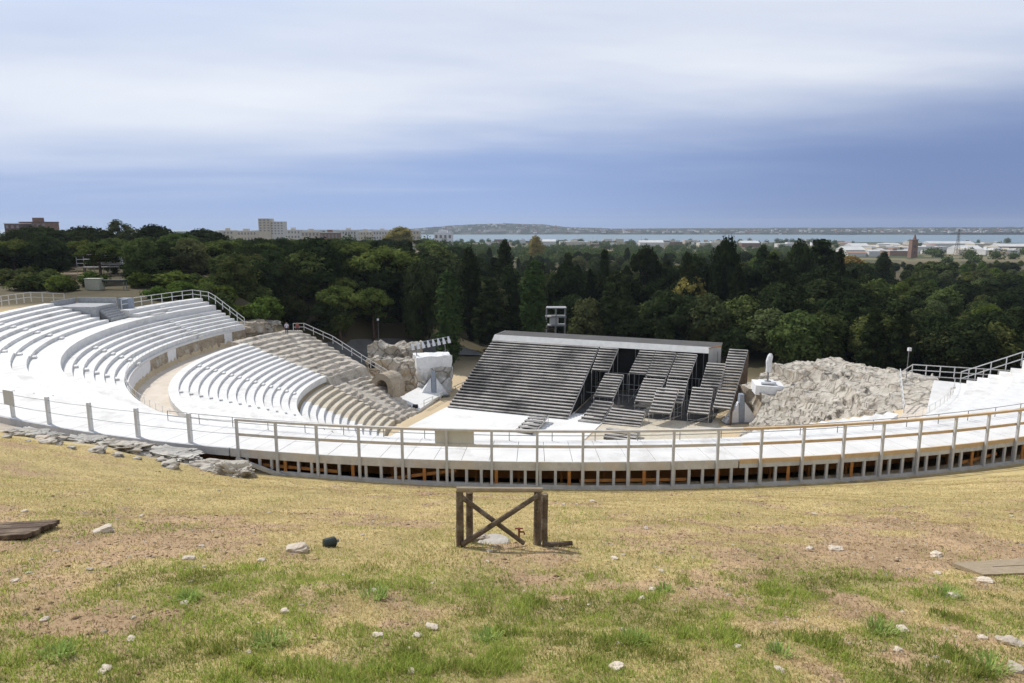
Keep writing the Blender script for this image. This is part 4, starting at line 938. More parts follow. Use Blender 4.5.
def proto(key,name,clumps,per,leaf,seed,mt,th,tr,limbs=(),up=.25,elong=1.6):
    PROTO[key]=(name,crown_mesh(name+'_crown',clumps,per,leaf,seed,LM[mt],up,elong),trunk_mesh(name+'_trunk',th,tr,limbs,seed))
def gen_umbrella(seed,h,R_,z0,n,thick):
    g=random.Random(seed); out=[]
    for i in range(n):
        a=i*2.4+g.uniform(-.4,.4); rr=R_*math.sqrt((i+.5)/n)*.95; z=h-thick*(.6+1.0*(rr/R_)**2)+g.uniform(-.4,.3)
        s=g.uniform(.26,.40)*R_; out.append(((math.cos(a)*rr,math.sin(a)*rr,z),s,s,s*g.uniform(.48,.66)))
    for i in range(int(n*.5)):
        a=g.uniform(0,6.28); rr=R_*g.uniform(.2,.8); z=g.uniform(z0,h-thick*1.6); s=g.uniform(.20,.32)*R_
        out.append(((math.cos(a)*rr,math.sin(a)*rr,z),s,s,s*.6))
    return out
def gen_round(seed,h,R_,z0,n,taper=0.0,var=.3):
    g=random.Random(seed); out=[]
    for i in range(n):
        f=(i+.5)/n; z=z0+(h-z0)*f*.93; prof=math.sin(math.pi*min(1,max(.08,(f*.85+.12))))**.6*(1-taper*f)
        a=i*2.4+g.uniform(-.5,.5); s=R_*g.uniform(.34,.52)*(.6+.4*prof)*(1-.35*taper*f); rr=max(0,R_*prof-s*.7)*g.uniform(.55,1.1)
        out.append(((math.cos(a)*rr,math.sin(a)*rr,z),s,s,s*g.uniform(.7,1.0)))
    return out
def gen_column(seed,h,R_,n):
    g=random.Random(seed); out=[]
    for i in range(n):
        f=(i+.5)/n; prof=min(1,(f*6)**.5)*(1-max(0,(f-.72)/.28)**2*.75); s=R_*prof
        out.append(((g.uniform(-.18,.18)*R_,g.uniform(-.18,.18)*R_,.8+(h-1.6)*f),s*.92,s*.92,max(s*.9,h/n*.9)))
    return out
lim=[((2.5,0,10.5),7),((-2.2,1,10.8),7.5),((.5,-2.6,10.3),6.8),((-.5,2.4,11),8)]
proto('pineA','stone_pine',gen_umbrella(1,14,5.2,8,15,2.4),95,.42,1,'pine',11.5,.34,lim)
proto('pineB','stone_pine',gen_umbrella(2,14,4.4,6,17,3.2),95,.42,2,'pine',11.5,.32,lim)
proto('pineD','stone_pine',gen_umbrella(5,14,5.0,5,20,3.6),95,.45,5,'dark',11.5,.36,lim)
proto('cypA','cypress_tree',gen_column(3,20,1.75,13),230,.34,3,'cypress',4,.25,up=.5,elong=2.2)
proto('cypB','cypress_tree',gen_column(4,20,2.3,12),190,.36,4,'dark',4,.25,up=.5,elong=2.2)
proto('conA','tall_conifer',gen_round(6,24,4.6,3,34,.55),75,.50,6,'dark',20,.38,up=.0,elong=2.0)
proto('conB','tall_conifer',gen_round(7,24,4.0,2,32,.35),75,.50,7,'dark',20,.38,up=.0,elong=2.0)
proto('brA','broadleaf_tree',gen_round(8,11,4.6,2.2,22),85,.42,8,'broad',6,.28)
proto('brB','broadleaf_tree',gen_round(9,11,5.2,2.0,24),85,.42,9,'dark',6,.3)
proto('brC','broadleaf_tree',gen_round(10,11,4.4,2.4,20),85,.42,10,'olive',6,.26)
proto('brL','broadleaf_tree',gen_round(11,11,4.8,2.0,22),85,.42,11,'light',6,.26)
proto('brY','broadleaf_tree',gen_round(12,11,4.2,2.6,18),70,.42,12,'yellow',6,.24)
proto('euc','eucalyptus_tree',gen_round(13,16,4.2,6,16,.1),42,.42,13,'olive',13,.24,[((2,0,11),8),((-2,1,13),9),((0,-2,12),9)])
proto('shr','shrub',gen_round(14,2.6,2.0,.5,9),170,.30,14,'light',1,.08)
proto('shd','shrub',gen_round(15,2.6,2.0,.5,9),170,.30,15,'broad',1,.08)
HT={'pineA':14,'pineB':14,'pineD':14,'cypA':20,'cypB':20,'conA':24,'conB':24,'brA':11,'brB':11,'brC':11,'brL':11,'brY':11,'euc':16.5,'shr':2.7,'shd':2.7}
WD={'pineA':12.4,'pineB':11,'pineD':12,'cypA':3.6,'cypB':4.6,'conA':9.2,'conB':8.6,'brA':9.4,'brB':10.6,'brC':9,'brL':9.6,'brY':8.4,'euc':8.6,'shr':4.2,'shd':4.2}
CT={'stone_pine':'tree','cypress_tree':'tree','tall_conifer':'tree','broadleaf_tree':'tree','eucalyptus_tree':'tree','shrub':'shrub'}
def tree(key,x,y,h,w,label,group=None,base=None):
    nm,cm,tm=PROTO[key]; z=gh(x,y) if base is None else base
    t=thing(nm,label,CT[nm],(x,y,z-.1),random.uniform(0,6.28),group); sz=h/HT[key]; sx=w/WD[key]; t.scale=(sx,sx,sz)
    c=link('crown',cm,t); k=link('trunk',tm,t)
    return t
def key_tree(key,u,vt,wpx,y,label,vb=None):
    p=at(u,vt,y); b=gh(p.x,y) if vb is None else max(gh(p.x,y)-2,at(u,vb,y).z)
    b=gh(p.x,y)
    tree(key,p.x,y,max(3,p.z-b),wpx*y/FOC*1.02,label)
KT=[('pineD',40,223,76,205,'big dark pine with wide crown behind the scaffold at far left'),('pineD',84,223,62,215,'dark rounded pine directly left of the pale loose tree'),('euc',116,218,34,250,'pale loose eucalyptus rising above the pines at left'),
('pineD',152,221,46,215,'dark pine with a flat top between the eucalyptus and the round pine pair'),('pineB',178,229,44,190,'round dark green pine left of the twin crowns'),('cypB',196,246,20,165,'dark narrow tree with rounded top near the far left rail'),
('pineA',140,248,36,168,'small umbrella pine with bare trunk right of the scaffold'),('pineD',203,226,50,240,'dark pine crown behind the narrow dark tree'),('pineB',240,262,46,152,'round pine standing just beyond the stepped rail'),
('pineB',232,238,36,215,'bushy pine behind the one at the stepped rail'),('pineA',302,252,62,158,'large bright umbrella pine left of centre with layered crown'),('brA',268,258,40,180,'leafy tree tucked behind the bright umbrella pine'),('pineA',338,284,52,140,'low spreading pine in front, right of the bright umbrella pine'),
('pineA',386,244,74,160,'broad topped umbrella pine towering behind the painted block'),('pineB',372,282,48,146,'lower layered pine beneath the broad topped umbrella pine'),('brB',420,262,44,152,'very dark bushy tree left of the first clipped cypress'),
('cypA',448,269,25,142,'dense clipped cypress column just behind the painted block'),('cypA',534,257,24,156,'dense cypress column rising behind the stage roof'),('cypB',470,246,20,172,'slim dark cypress between the two clipped columns'),('conA',490,274,44,162,'shaggy dark conifer between the two cypress columns'),
('conB',505,234,30,200,'tall pointed conifer breaking the skyline above the stage'),('cypB',462,262,16,185,'slim dark cypress half hidden behind the first column'),('brC',590,299,46,158,'greyish leafy tree right behind the stage roof'),('brB',566,266,44,190,'dark rounded tree behind the greyish one'),
('brB',618,272,52,188,'dark broad crown behind the middle of the stage roof'),('brA',655,300,48,165,'mid green tree behind the right half of the stage roof'),('brB',690,296,46,160,'dark green tree above the right end of the roof'),('brY',690,276,40,185,'slightly yellowing tree in the dark wood behind the stage'),
('brL',748,322,36,150,'fresh green bush above the right end strip of the stage'),('conA',822,236,58,215,'tallest dark conifer of the wood on the right'),('conA',786,262,52,190,'dark conifer just left of the tallest one'),('conB',826,280,50,158,'dark shaggy conifer standing in front of the tallest one'),('conB',760,286,46,165,'dark conifer behind the ruin at right'),
('cypB',884,251,14,290,'small dark cypress on the right against the industrial area'),('brA',900,296,60,190,'broad green tree right of the dark conifers'),('brA',890,318,56,150,'bushy green tree behind the ruins at right'),('brC',950,330,54,140,'olive green tree above the white rail at right'),('brA',1004,326,60,135,'mid green tree at the right edge above the rail'),
('brL',985,272,60,330,'light green spreading tree far right'),('brA',935,262,44,340,'leafy tree below the brick tower'),('pineD',978,282,50,230,'dark round pine at far right'),('brB',1012,276,50,250,'dark dense tree at the far right edge'),('brY',852,256,36,330,'yellow green tree right of the tallest conifer'),('cypB',952,262,11,380,'thin dark cypress near the warehouses'),
('brL',432,240,30,420,'bright green tree in front of the white villa'),('brY',400,227,32,520,'autumn yellow tree in front of the long cream buildings'),('brY',536,236,18,640,'single yellowish tree against the sea'),('brL',3,252,34,160,'light green tree at the extreme left edge')]
for k in KT: key_tree(*k)
SH=[('shr',92,272,30,140,'bright green shrub under the scaffold platform'),('shd',28,282,44,130,'dark green shrub at far left beyond the rim rail'),('shr',58,285,26,128,'pale grey green shrub next to the cream cabinet'),('shr',172,276,52,142,'wide light green shrub beyond the far left rail'),('shr',140,286,30,138,'low light shrub right of the garden bench'),('shd',8,272,30,140,'tall dark shrub at the far left edge'),('shr',208,292,24,136,'small green shrub behind the end of the far left rail')]
for k in SH: key_tree(*k)
ZN=[(-999,215,'the park left of the theatre'),(215,470,'the pines left of the stage'),(470,740,'the dense wood right behind the stage'),(740,9999,'the wood on the right side')]
KD={'stone_pine':'round crowned pine among','cypress_tree':'slim cypress among','tall_conifer':'dark conifer among','broadleaf_tree':'leafy tree among','eucalyptus_tree':'loose tree among'}
def clear(x,y):
    d=(Vector((x,y,-30))-SO); l=Matrix.Rotation(-SR,3,'Z')@d
    if -6<l.x<50 and -30<l.y<33: return False
    r=math.hypot(x-CX,y-CY)
    if y<130 and r<66: return False
    if -34<x<-14 and y<150: return False
    uu=512+FOC*x/y
    if y<172 and (abs(uu-448)<24 or abs(uu-534)<22 or abs(uu-490)<22 or abs(uu-556)<17): return False
    if -110<x<-60 and y<135: return False
    return True
cnt=0
yy=150.0
rowsY=[152,166,182,200,222,248,280,318,362,412,470,540]
for yq in rowsY:
    n=int(1.62*yq/ (8.2 if yq<300 else 10.5))
    for i in range(n):
        u=-30+1084*(i+random.uniform(.1,.9))/n; y=yq*random.uniform(.96,1.04); x=(u-512)/FOC*y
        if not clear(x,y): continue
        if u<215: ks=['pineD','pineB','pineA','brA','pineD','brC']; hs=(8,12.5)
        elif u<470: ks=['pineA','pineB','pineD','brA','brB','conB']; hs=(9,14)
        elif u<740: ks=['brB','brA','brB','conA','pineD','brC','cypB']; hs=(9,15.5)
        else: ks=['brB','conA','conB','brA','brB','pineD'] if y<260 and u<870 else ['brA','brB','brL','brC','brA','pineD']; hs=(10,17) if u<880 else (7,12)
        if (u<215 and random.random()<.18) or (215<=u<470 and random.random()<.25): continue
        k=random.choice(ks); h=random.uniform(*hs)*(1.35 if u<470 else 1)
        if y>250: h*=.85
        if k=='brY' and random.random()<.6: k='brA'
        gz=gh(x,y); vmax=238 if u<420 else (246 if u<840 else 261)
        ztop=-( (vmax-226)/FOC )*y*1.03
        h=min(h,max(5,ztop-gz))
        if k[:3]=='con': h=min(h*1.35,max(6,ztop-gz))
        if k[:3]=='cyp': h=min(h*1.3,max(6,ztop-gz))
        w=WD[k]*h/HT[k]*random.uniform(.95,1.3)*(1.12 if u<470 else 1)
        if k=='conA' or k=='conB': w=max(w,6)
        zt_=[z for z in ZN if z[0]<=u<z[1]][0][2]
        dist='nearer rows of ' if y<230 else 'far rows of '
        l=KD[PROTO[k][0]]+' the '+dist+zt_
        tree(k,x,y,h,w,l,l); cnt+=1
n0=len(bpy.data.objects)
for i in range(150):
    u=random.uniform(0,300) if i<74 else random.uniform(205,285); y=random.uniform(118,150)+(10 if u<150 else 0); x=(u-512)/FOC*y
    r=math.hypot(x-CX,y-CY)
    tq=math.degrees(math.atan2(y-CY,x-CX))%360
    if r<(63 if tq>161.5 else 54.5): continue
    if 70<u<132: continue
    k=random.choice(('shd','shd','shr','brC')); h=random.uniform(1.6,3.4)
    l='low green shrub in the thicket beyond the rails of the far left rim'
    if k=='brC': continue
    tree(k,x,y,h,h*random.uniform(1.4,2.2),l,l)
for i in range(40):
    u=random.uniform(222,418); y=random.uniform(129,158); x=(u-512)/FOC*y
    r=math.hypot(x-CX,y-CY)
    if r<58 or (350<u<400 and y<146): continue
    k=random.choice(('brB','pineD','brA','brB','pineB')); h=random.uniform(6.5,11); l='dark bushy tree on the shaded slope behind the bare stone seats'
    tree(k,x,y,h,WD[k]*h/HT[k]*random.uniform(1,1.35),l,l)
for i in range(46):
    u=random.uniform(735,1040); y=random.uniform(122,158); x=(u-512)/FOC*y
    r=math.hypot(x-CX,y-CY)
    if r<60: continue
    k=random.choice(('brB','brA','conA','brB','brC','conB')); h=random.uniform(7,12)*(1.3 if k[0]=='c' else 1); l='dark tree in the front row of the wood behind the right hand ruin and rail'
    tree(k,x,y,h,WD[k]*h/HT[k]*random.uniform(1,1.35),l,l)
for i in range(26):
    u=random.uniform(-5,215); y=random.uniform(158,235); vt=random.uniform(229,250); k=random.choice(('pineD','pineB','pineA','pineD','brB'))
    if 62<u<136: y=max(y,205)
    if abs(u-196)<14: continue
    p=at(u,vt,y); b=gh(p.x,y); h=p.z-b; l='full grown dark pine crowding the park beyond the far left rim'
    tree(k,p.x,y,h,random.uniform(11,15.5),l,l)
for i,u in enumerate(range(566,842,13)):
    y=random.uniform(166,212); vt=random.uniform(243,268) if i%3 else random.uniform(238,250); k=random.choice(('conA','conB','pineD','brB','conB'))
    if abs(u-556)<20: y+=20
    p=at(u+random.uniform(-5,5),vt,y); b=gh(p.x,y); h=p.z-b; l='tall dark tree in the close row rising behind the stage roof and the ruin'
    tree(k,p.x,y,h,WD[k]*h/HT[k]*random.uniform(.72,.95) if k[0]=='c' else random.uniform(9,13),l,l)
# far wood as one mass
g=np.random.default_rng(5); cl=[]
for i in range(1500):
    y=g.uniform(560,2000); u=g.uniform(-20,1044); x=(u-512)/FOC*y; z=gh(x,y); s=g.uniform(4,8)
    if u<420 and g.uniform()<.4: continue
    if u>835 and g.uniform()<.90: continue
    cl.append(((x,y,z+s*.6),s,s,s*g.uniform(.7,1.1)))
me=crown_mesh('distant_wood',cl,6,1.5,9,LM['broad'])
tag(link('distant_wood',me),'distant belt of merged treetops between the park and the bay','trees',kind='stuff')

# ------------------------------------------------------------------ town
def building(label,u0,u1,vt,y,zb,wall,nx=0,nz=0,depth=12,roof=None,name='apartment_building',cat='building',rz=0):
    a=at(u0,vt,y); b=at(u1,vt,y); w=b.x-a.x; cx=(a.x+b.x)/2
    h=a.z-zb; t=thing(name,label,cat,(cx,y,zb),rz)
    mb=MB(); mb.box(-w/2,w/2,0,depth,0,h)
    mb.build('wall',wall,t)
    mb=MB()
    if roof=='gable':
        mb.add([(-w/2-.3,-.3,h+.01),(w/2+.3,-.3,h+.01),(w/2+.3,depth+.3,h+.01),(-w/2-.3,depth+.3,h+.01),(-w/2-.3,depth/2,h+depth*.16),(w/2+.3,depth/2,h+depth*.16)],[(3,2,1,0),(0,1,5,4),(2,3,4,5),(0,4,3),(1,2,5)])
        mb.build('roof',M['terracotta'] if random.random()<.2 else M['warehouse'],t)
    else:
        mb.box(-w/2-.2,w/2+.2,-.2,depth+.2,h+.003,h+.5)
        mb.build('roof',roof or M['pale'],t)
        if w>14: 
            mb=MB(); mb.box(-w*.15,w*.1,depth*.3,depth*.7,h+.5,h+3.0); mb.build('roof_hut',wall,t)
    if nx:
        ww=w/nx*.5; hh=h/nz*.45
        mb=MB(); mb.box(-ww/2,ww/2,-.06,-.004,0,hh); o=mb.build('window',M['hazedglass']); me=o.data; bpy.data.objects.remove(o)
        lo=max(0,nz-5)
        for i in range(nx):
            for j in range(lo,nz): inst('window',me,t,(-w/2+(i+.5)*w/nx,0,(j+.35)*h/nz))
    return t
building('dark brown apartment block at the far left skyline',4,20,224,420,-22,M['brown'],3,6)
building('reddish brown building next to the brown block at far left',19,46,222.5,430,-22,M['brick'],5,7,roof=M['brown'])
building('tall cream apartment tower on the skyline left of centre',258,270,219,720,-28,M['cream'],3,13)
building('wider right half of the cream apartment tower on the skyline',270,283,222,722,-28,M['pale'],4,12)
BL=[(128,142,229,500,'pinkish low house between the pines at left','cream',4,4),(205,218,231,640,'low pale block left of the skyline tower','pale',4,4),(219,233,229.5,760,'pale flat roofed block near the left pines','cream',4,5),(234,256,230,800,'long cream block just left of the skyline tower','cream',7,4),
(284,300,229,760,'cream block just right of the skyline tower','pale',5,5),(301,319,230.5,700,'low cream block above the bright umbrella pine','cream',5,4),(320,338,231.5,690,'terracotta coloured low house on the skyline','brick',5,3),(339,356,229.5,720,'pale block with rows of windows above the umbrella pines','pale',6,5),
(357,372,230.5,760,'cream apartment block second from the right end of the row','cream',5,5),(373,390,230,740,'pale apartment block near the right end of the row','pale',6,5),(391,419,229.5,720,'long grey cream apartment block ending the row before the sea','cream',9,5)]
for a in BL: building(a[4],a[0],a[1],a[2]+1.3,a[3],-30,M[a[5]],a[6],a[7])
vl=building('white villa with stepped roof standing before the bay',434,452,233.5,620,-26,M['white2'],4,3,roof=M['white2'],name='white_villa')
mb=MB(); a=at(437,231,621); b=at(446,231,621); 
mb.box(-4.2,3.6,1,9,at(440,233.5,620).z+26+.5,at(440,230.5,620).z+26); mb.build('upper_storey',M['white2'],vl)
# right: industrial quarter
IN=[(852,870,246,1250,'white','long white warehouse right of the tallest conifer'),(872,900,247.5,1150,'cream','tan warehouse left of the brick tower'),(846,866,250,950,'pale','grey low shed near the yellow green tree'),(918,950,247,1150,'white','white warehouse right of the brick tower'),(930,975,243.5,1500,'pale','long pale warehouse behind the pylon'),(975,1010,244,1400,'cream','tan factory hall at the far right'),(960,984,249,1000,'white','bright white roofed hall below the pylon'),(986,1020,250.5,950,'pale','low grey hall near the right edge'),(1000,1040,246.5,1250,'terracotta','red roofed hall at the right edge'),(890,908,251,900,'terracotta','reddish shed just left of the brick tower foot'),
(538,556,241.5,1500,'pale','pale low building on the shore in the middle of the photo'),(560,590,242,1600,'cream','long low cream building on the shore right of the yellowish tree'),(640,664,242.5,1500,'pale','low shore building right of the middle'),(700,735,243,1450,'cream','low cream building by the mast on the shore'),(742,760,243,1500,'brick','small reddish shore building'),(780,806,244,1400,'pale','pale shore building left of the tallest conifer')]
for i,a in enumerate(IN):
    y=a[3]; zb=float(terrain(np.array([(a[0]-512)/FOC*y]),np.array([y]))[0])-.5
    zt_=at(a[0],a[2],y).z
    building(a[5],a[0],a[1],a[2],y,min(zb,zt_-6),M[{'white':'warehouse'}.get(a[4],a[4])],0,0,30,roof='gable' if i%2==0 else M['warehouse'],name='warehouse')
rt=random.Random(11)
for i in range(60):
    u=rt.uniform(842,1035); y=rt.uniform(850,1750); p0=(u-512)/FOC*y; zb=float(terrain(np.array([p0]),np.array([y]))[0])-.5; w=rt.uniform(9,26); h=rt.uniform(4,8.5); dp=rt.uniform(9,16)
    t=thing('small_building','small pale or tan building in the industrial quarter beyond the trees at right','building',(p0,y,zb),rt.uniform(-.3,.3),'small buildings of the quarter at right')
    mb=MB(); mb.box(-w/2,w/2,0,dp,0,h); mb.build('wall',M[rt.choice(('pale','cream','warehouse','pale','white2'))],t)
    mb=MB(); mb.add([(-w/2-.3,-.3,h+.01),(w/2+.3,-.3,h+.01),(w/2+.3,dp+.3,h+.01),(-w/2-.3,dp+.3,h+.01),(-w/2-.3,dp/2,h+1.8),(w/2+.3,dp/2,h+1.8)],[(3,2,1,0),(0,1,5,4),(2,3,4,5),(0,4,3),(1,2,5)]); mb.build('roof',M[rt.choice(('warehouse','pale','cream','terracotta'))],t)
for i in range(42):
    u=rt.uniform(455,845); y=rt.uniform(1500,2020); p0=(u-512)/FOC*y; zb=float(terrain(np.array([p0]),np.array([y]))[0])-.5; w=rt.uniform(10,34); h=rt.uniform(5,11); dp=rt.uniform(9,16)
    t=thing('small_building','small pale building among the trees along the near shore of the bay','building',(p0,y,zb),rt.uniform(-.3,.3),'small buildings along the near shore')
    mb=MB(); mb.box(-w/2,w/2,0,dp,0,h); mb.build('wall',M[rt.choice(('pale','cream','warehouse','white2','brick'))],t)
    mb=MB(); mb.box(-w/2-.3,w/2+.3,-.3,dp+.3,h+.01,h+.6); mb.build('roof',M[rt.choice(('warehouse','pale','cream'))],t)
# brick tower, pylon, mast
p=at(912,259,800); q=at(912,240,800); bt=thing('brick_tower','slim red brick tower rising from the trees on the right','tower',(p.x,800,p.z-6))
h=q.z-p.z+6; mb=MB(); mb.hexa([(-4,-4,0),(4,-4,0),(4,4,0),(-4,4,0)],[(-3.3,-3.3,h),(3.3,-3.3,h),(3.3,3.3,h),(-3.3,3.3,h)]); mb.build('shaft',M['brick'],bt)
mb=MB(); mb.box(-3.7,3.7,-3.7,3.7,h+.01,h+.8); mb.build('cornice',M['terracotta'],bt)
mb=MB(); mb.tube([(1,0,h+.8),(1,0,h+6.5)],[2.0,.5],6); mb.build('chimney',M['brick'],bt)
for z in (.45,.7):
    mb=MB(); mb.box(-.7,.7,-4.1,-3.4,h*z,h*z+2.5); mb.build('window',M['glass'],bt)
p=at(957,252,900); q=at(957,229,900); py_=thing('lattice_pylon','thin steel lattice mast above the warehouses on the right','mast',(p.x,900,p.z-4)); h=q.z-p.z+4
mb=MB()
for sx in (-1,1):
    for sy in (-1,1): mb.beam((sx*2.6,sy*2.6,0),(sx*.3,sy*.3,h),.35,.35)
mb.build('leg_frame',M['thin'],py_)
mb=MB()
for i in range(8):
    f0=i/8;f1=(i+1)/8; w0=2.6+(.3-2.6)*f0; w1=2.6+(.3-2.6)*f1
    for s in (-1,1): mb.beam((-w0,s*w0,h*f0),(w1,s*w1,h*f1),.2,.2); mb.beam((w0,s*w0,h*f0),(-w1,s*w1,h*f1),.2,.2)
mb.build('bracing',M['thin'],py_)
for z in (.8,.93):
    mb=MB(); mb.beam((-4.5,0,h*z),(4.5,0,h*z),.3,.3); mb.build('cross_arm',M['thin'],py_)
p=at(731,246,1400); q=at(731,232,1400); mb=MB(); mb.tube([(0,0,0),(0,0,q.z-p.z+6)],[1.0,.35],6); mb.cbox((0,0,q.z-p.z-2),3,3,1.2); o=mb.build('radio_mast',M['thin']); o.location=(p.x,1400,p.z-6); tag(o,'thin mast on the shore in front of the bay','mast')
# boats
for i,(u,y) in enumerate(((592,2500),(612,2650),(668,2550),(690,2500),(577,3000),(640,2900))):
    x=(u-512)/FOC*y; t=thing('sailing_boat','small moored boat with a bare mast far out on the bay','boat',(x,y,-56),random.uniform(0,3),'boats moored on the bay')
    mb=MB(); mb.hexa([(-5,-1,-.3),(4,-1,-.3),(4,1,-.3),(-5,1,-.3)],[(-6,-1.8,1.6),(7,-.3,2.0),(7,.3,2.0),(-6,1.8,1.6)]); mb.build('hull',M['white2'],t)
    mb=MB(); mb.tube([(0,0,1.5),(0,0,17)],.25,5); mb.build('mast',M['thin'],t)

# ------------------------------------------------------------------ things beyond the left rim
p=at(78,276,150); q=at(120,276,150); gz=gh(p.x,150); W=q.x-p.x
sc=thing('scaffold_stand','tube scaffold with rails and a covered platform beyond the far left rim','scaffold',(p.x,150,gz)); H_=at(78,254,150).z-gz
for x in (0,W*.4,W*.62,W):
    for y in (0,2.5):
        mb=MB(); mb.tube([(x,y,0),(x,y,H_ if x>0 or True else H_)],.06,5); mb.build('standard',M['metal'],sc)
for z in (.52,.66,.80,.97):
    for y in (0,2.5):
        mb=MB(); mb.tube([(0,y,H_*z),(W,y,H_*z)],.06,5); mb.build('ledger',M['metal'],sc)
mb=MB(); mb.box(0,W*.6,0,2.5,H_*.50,H_*.515); mb.build('platform',M['plank'],sc)
mb=MB(); mb.box(W*.58,W,-.1,2.6,H_*.60,H_*.66); mb.build('platform',M['greypaint'],sc)
mb=MB(); mb.hexa([(W*.58,.2,H_*.67),(W,.2,H_*.67),(W,2,H_*.67),(W*.58,2,H_*.67)],[(W*.63,.6,H_*.96),(W*.98,.6,H_*.96),(W*.98,1.6,H_*.96),(W*.63,1.6,H_*.96)]); o=mb.build('equipment_cover',M['canvas']); o.location=(p.x,150,gz); tag(o,'grey white tarpaulin bundle on the scaffold at far left','tarpaulin')
p=at(93,296,132); cb=thing('cabinet','cream metal cabinet standing behind the far left rim rail','cabinet',(p.x,132,gh(p.x,132)))
mb=MB(); mb.box(-1.4,1.4,0,1.4,0,2.1); mb.build('body',M['greenbox'],cb)
mb=MB(); mb.box(-1.5,1.5,-.1,1.5,2.11,2.2); mb.build('lid',M['greenbox'],cb)
p=at(113,296,133); bn=thing('work_table','long dark green table with thin legs beside the cream cabinet','table',(p.x,133,gh(p.x,133.5)-.1))
mb=MB(); mb.box(-2.4,2.4,0,1.2,1.6,2.0); mb.build('top',M['darkgreen'],bn)
for x in (-2.2,2.2):
    for y in (.1,1.1):
        mb=MB(); mb.box(x-.06,x+.06,y-.06,y+.06,0,1.59); mb.build('leg',M['thin'],bn)
p=at(556,334,165); gz=gh(p.x,165); tw=thing('light_tower','small scaffold tower with pale boards between the trees behind the stage','scaffold',(p.x,165,gz)); H_=at(556,308,165).z-gz
for x in (-2.3,0,2.3):
    for y in (0,3):
        mb=MB(); mb.tube([(x,y,0),(x,y,H_)],.12,5); mb.build('standard',M['metal'],tw)
for z in (.35,.6,.8,1.0):
    mb=MB(); mb.box(-2.5,2.5,-.1,3.1,H_*z-.16,H_*z+.08); mb.build('deck',M['landing'],tw)
mb=MB(); mb.box(-1.6,.6,.2,.4,H_*.62,H_*.78); mb.build('panel',M['canvas'],tw)
# road behind the stone seats
def drape(pts,dz): return [Vector((x,y,gh(x,y)+dz)) for x,y in pts]
mb=MB(); vs=[];fs=[]
cl=[(-44,128),(-37,134),(-31,141),(-25,148),(-18,154),(-8,158)]
for x,y in cl:
    for s in (-3.5,-1.2,1.2,3.5): vs.append((x+s*.5,y-s*.85,gh(x+s*.5,y-s*.85)+.12))
for i in range(len(cl)-1):
    for j in range(3): fs.append((i*4+j,i*4+j+1,i*4+j+5,i*4+j+4))
mb.add(vs,fs); tag(mb.build('road',M['road']),kind='structure')
# birds
for i,(u,v_) in enumerate(((264,191),(281,187))):
    p=at(u,v_,300); mb=MB(); mb.add([(0,0,0),(.6,.1,.18),(1.1,-.1,.05),(.5,-.25,.1),(-.6,.1,.2),(-1.1,-.1,.07),(-.5,-.25,.12),(0,.45,0),(0,-.5,0),(0,0,-.1)],[(0,1,3),(1,2,3),(0,4,6),(4,5,6),(0,7,9),(0,8,9)])
    o=mb.build('bird',M['black']); o.location=p; tag(o,('left' if i==0 else 'right')+' of the two small dark birds flying above the town','bird')

# ------------------------------------------------------------------ light, sky, air, camera
SUN=Vector((-.76,.65,0)).normalized(); EL=R(48); SV=Vector((SUN.x*math.cos(EL),SUN.y*math.cos(EL),math.sin(EL)))
sd=bpy.data.lights.new('Sun','SUN'); sd.energy=3.5; sd.angle=R(1.2); sd.color=(1,.96,.90)
so=bpy.data.objects.new('Sun',sd); COL.objects.link(so); so.rotation_euler=SV.to_track_quat('Z','Y').to_euler()
w=bpy.data.worlds.new('World'); scene.world=w; w.use_nodes=True; N=w.node_tree.nodes; L=w.node_tree.links
for n in list(N): N.remove(n)
out=N.new('ShaderNodeOutputWorld')
sky=N.new('ShaderNodeTexSky'); sky.sky_type='NISHITA'; sky.sun_disc=False; sky.sun_elevation=EL; sky.sun_rotation=math.atan2(SUN.x,SUN.y); sky.altitude=50
bg1=N.new('ShaderNodeBackground'); bg1.inputs['Strength'].default_value=.08; L.new(sky.outputs[0],bg1.inputs[0])
tc=N.new('ShaderNodeTexCoord'); sep=N.new('ShaderNodeSeparateXYZ'); L.new(tc.outputs['Generated'],sep.inputs[0])
def math_(op,a,b=None,c=None,clamp=False):
    n=N.new('ShaderNodeMath'); n.operation=op; n.use_clamp=clamp
    for i,x in enumerate((a,b,c)):
        if x is None: continue
        if isinstance(x,(int,float)): n.inputs[i].default_value=x
        else: L.new(x,n.inputs[i])
    return n.outputs[0]
def mr(x,a,b,c=0.0,d=1.0,smooth=True):
    n=N.new('ShaderNodeMapRange'); n.interpolation_type='SMOOTHSTEP' if smooth else 'LINEAR'
    L.new(x,n.inputs['Value']); n.inputs['From Min'].default_value=a; n.inputs['From Max'].default_value=b; n.inputs['To Min'].default_value=c; n.inputs['To Max'].default_value=d; return n.outputs[0]
X_,Y_,Z_=sep.outputs
den=math_('ADD',math_('MAXIMUM',Z_,0.0),.055)
px_=math_('DIVIDE',X_,den); py2=math_('DIVIDE',Y_,den)
cmb=N.new('ShaderNodeCombineXYZ'); L.new(px_,cmb.inputs[0]); L.new(py2,cmb.inputs[1])
mp=N.new('ShaderNodeMapping'); mp.inputs['Rotation'].default_value=(0,0,R(-14)); mp.inputs['Scale'].default_value=(.16,.30,1); L.new(cmb.outputs[0],mp.inputs[0])
n1=N.new('ShaderNodeTexNoise'); n1.inputs['Scale'].default_value=1.0; n1.inputs['Detail'].default_value=7; n1.inputs['Roughness'].default_value=.52; n1.inputs['Distortion'].default_value=.35; L.new(mp.outputs[0],n1.inputs[0])
n2=N.new('ShaderNodeTexNoise'); n2.inputs['Scale'].default_value=3.1; n2.inputs['Detail'].default_value=8; n2.inputs['Roughness'].default_value=.55; L.new(mp.outputs[0],n2.inputs[0])
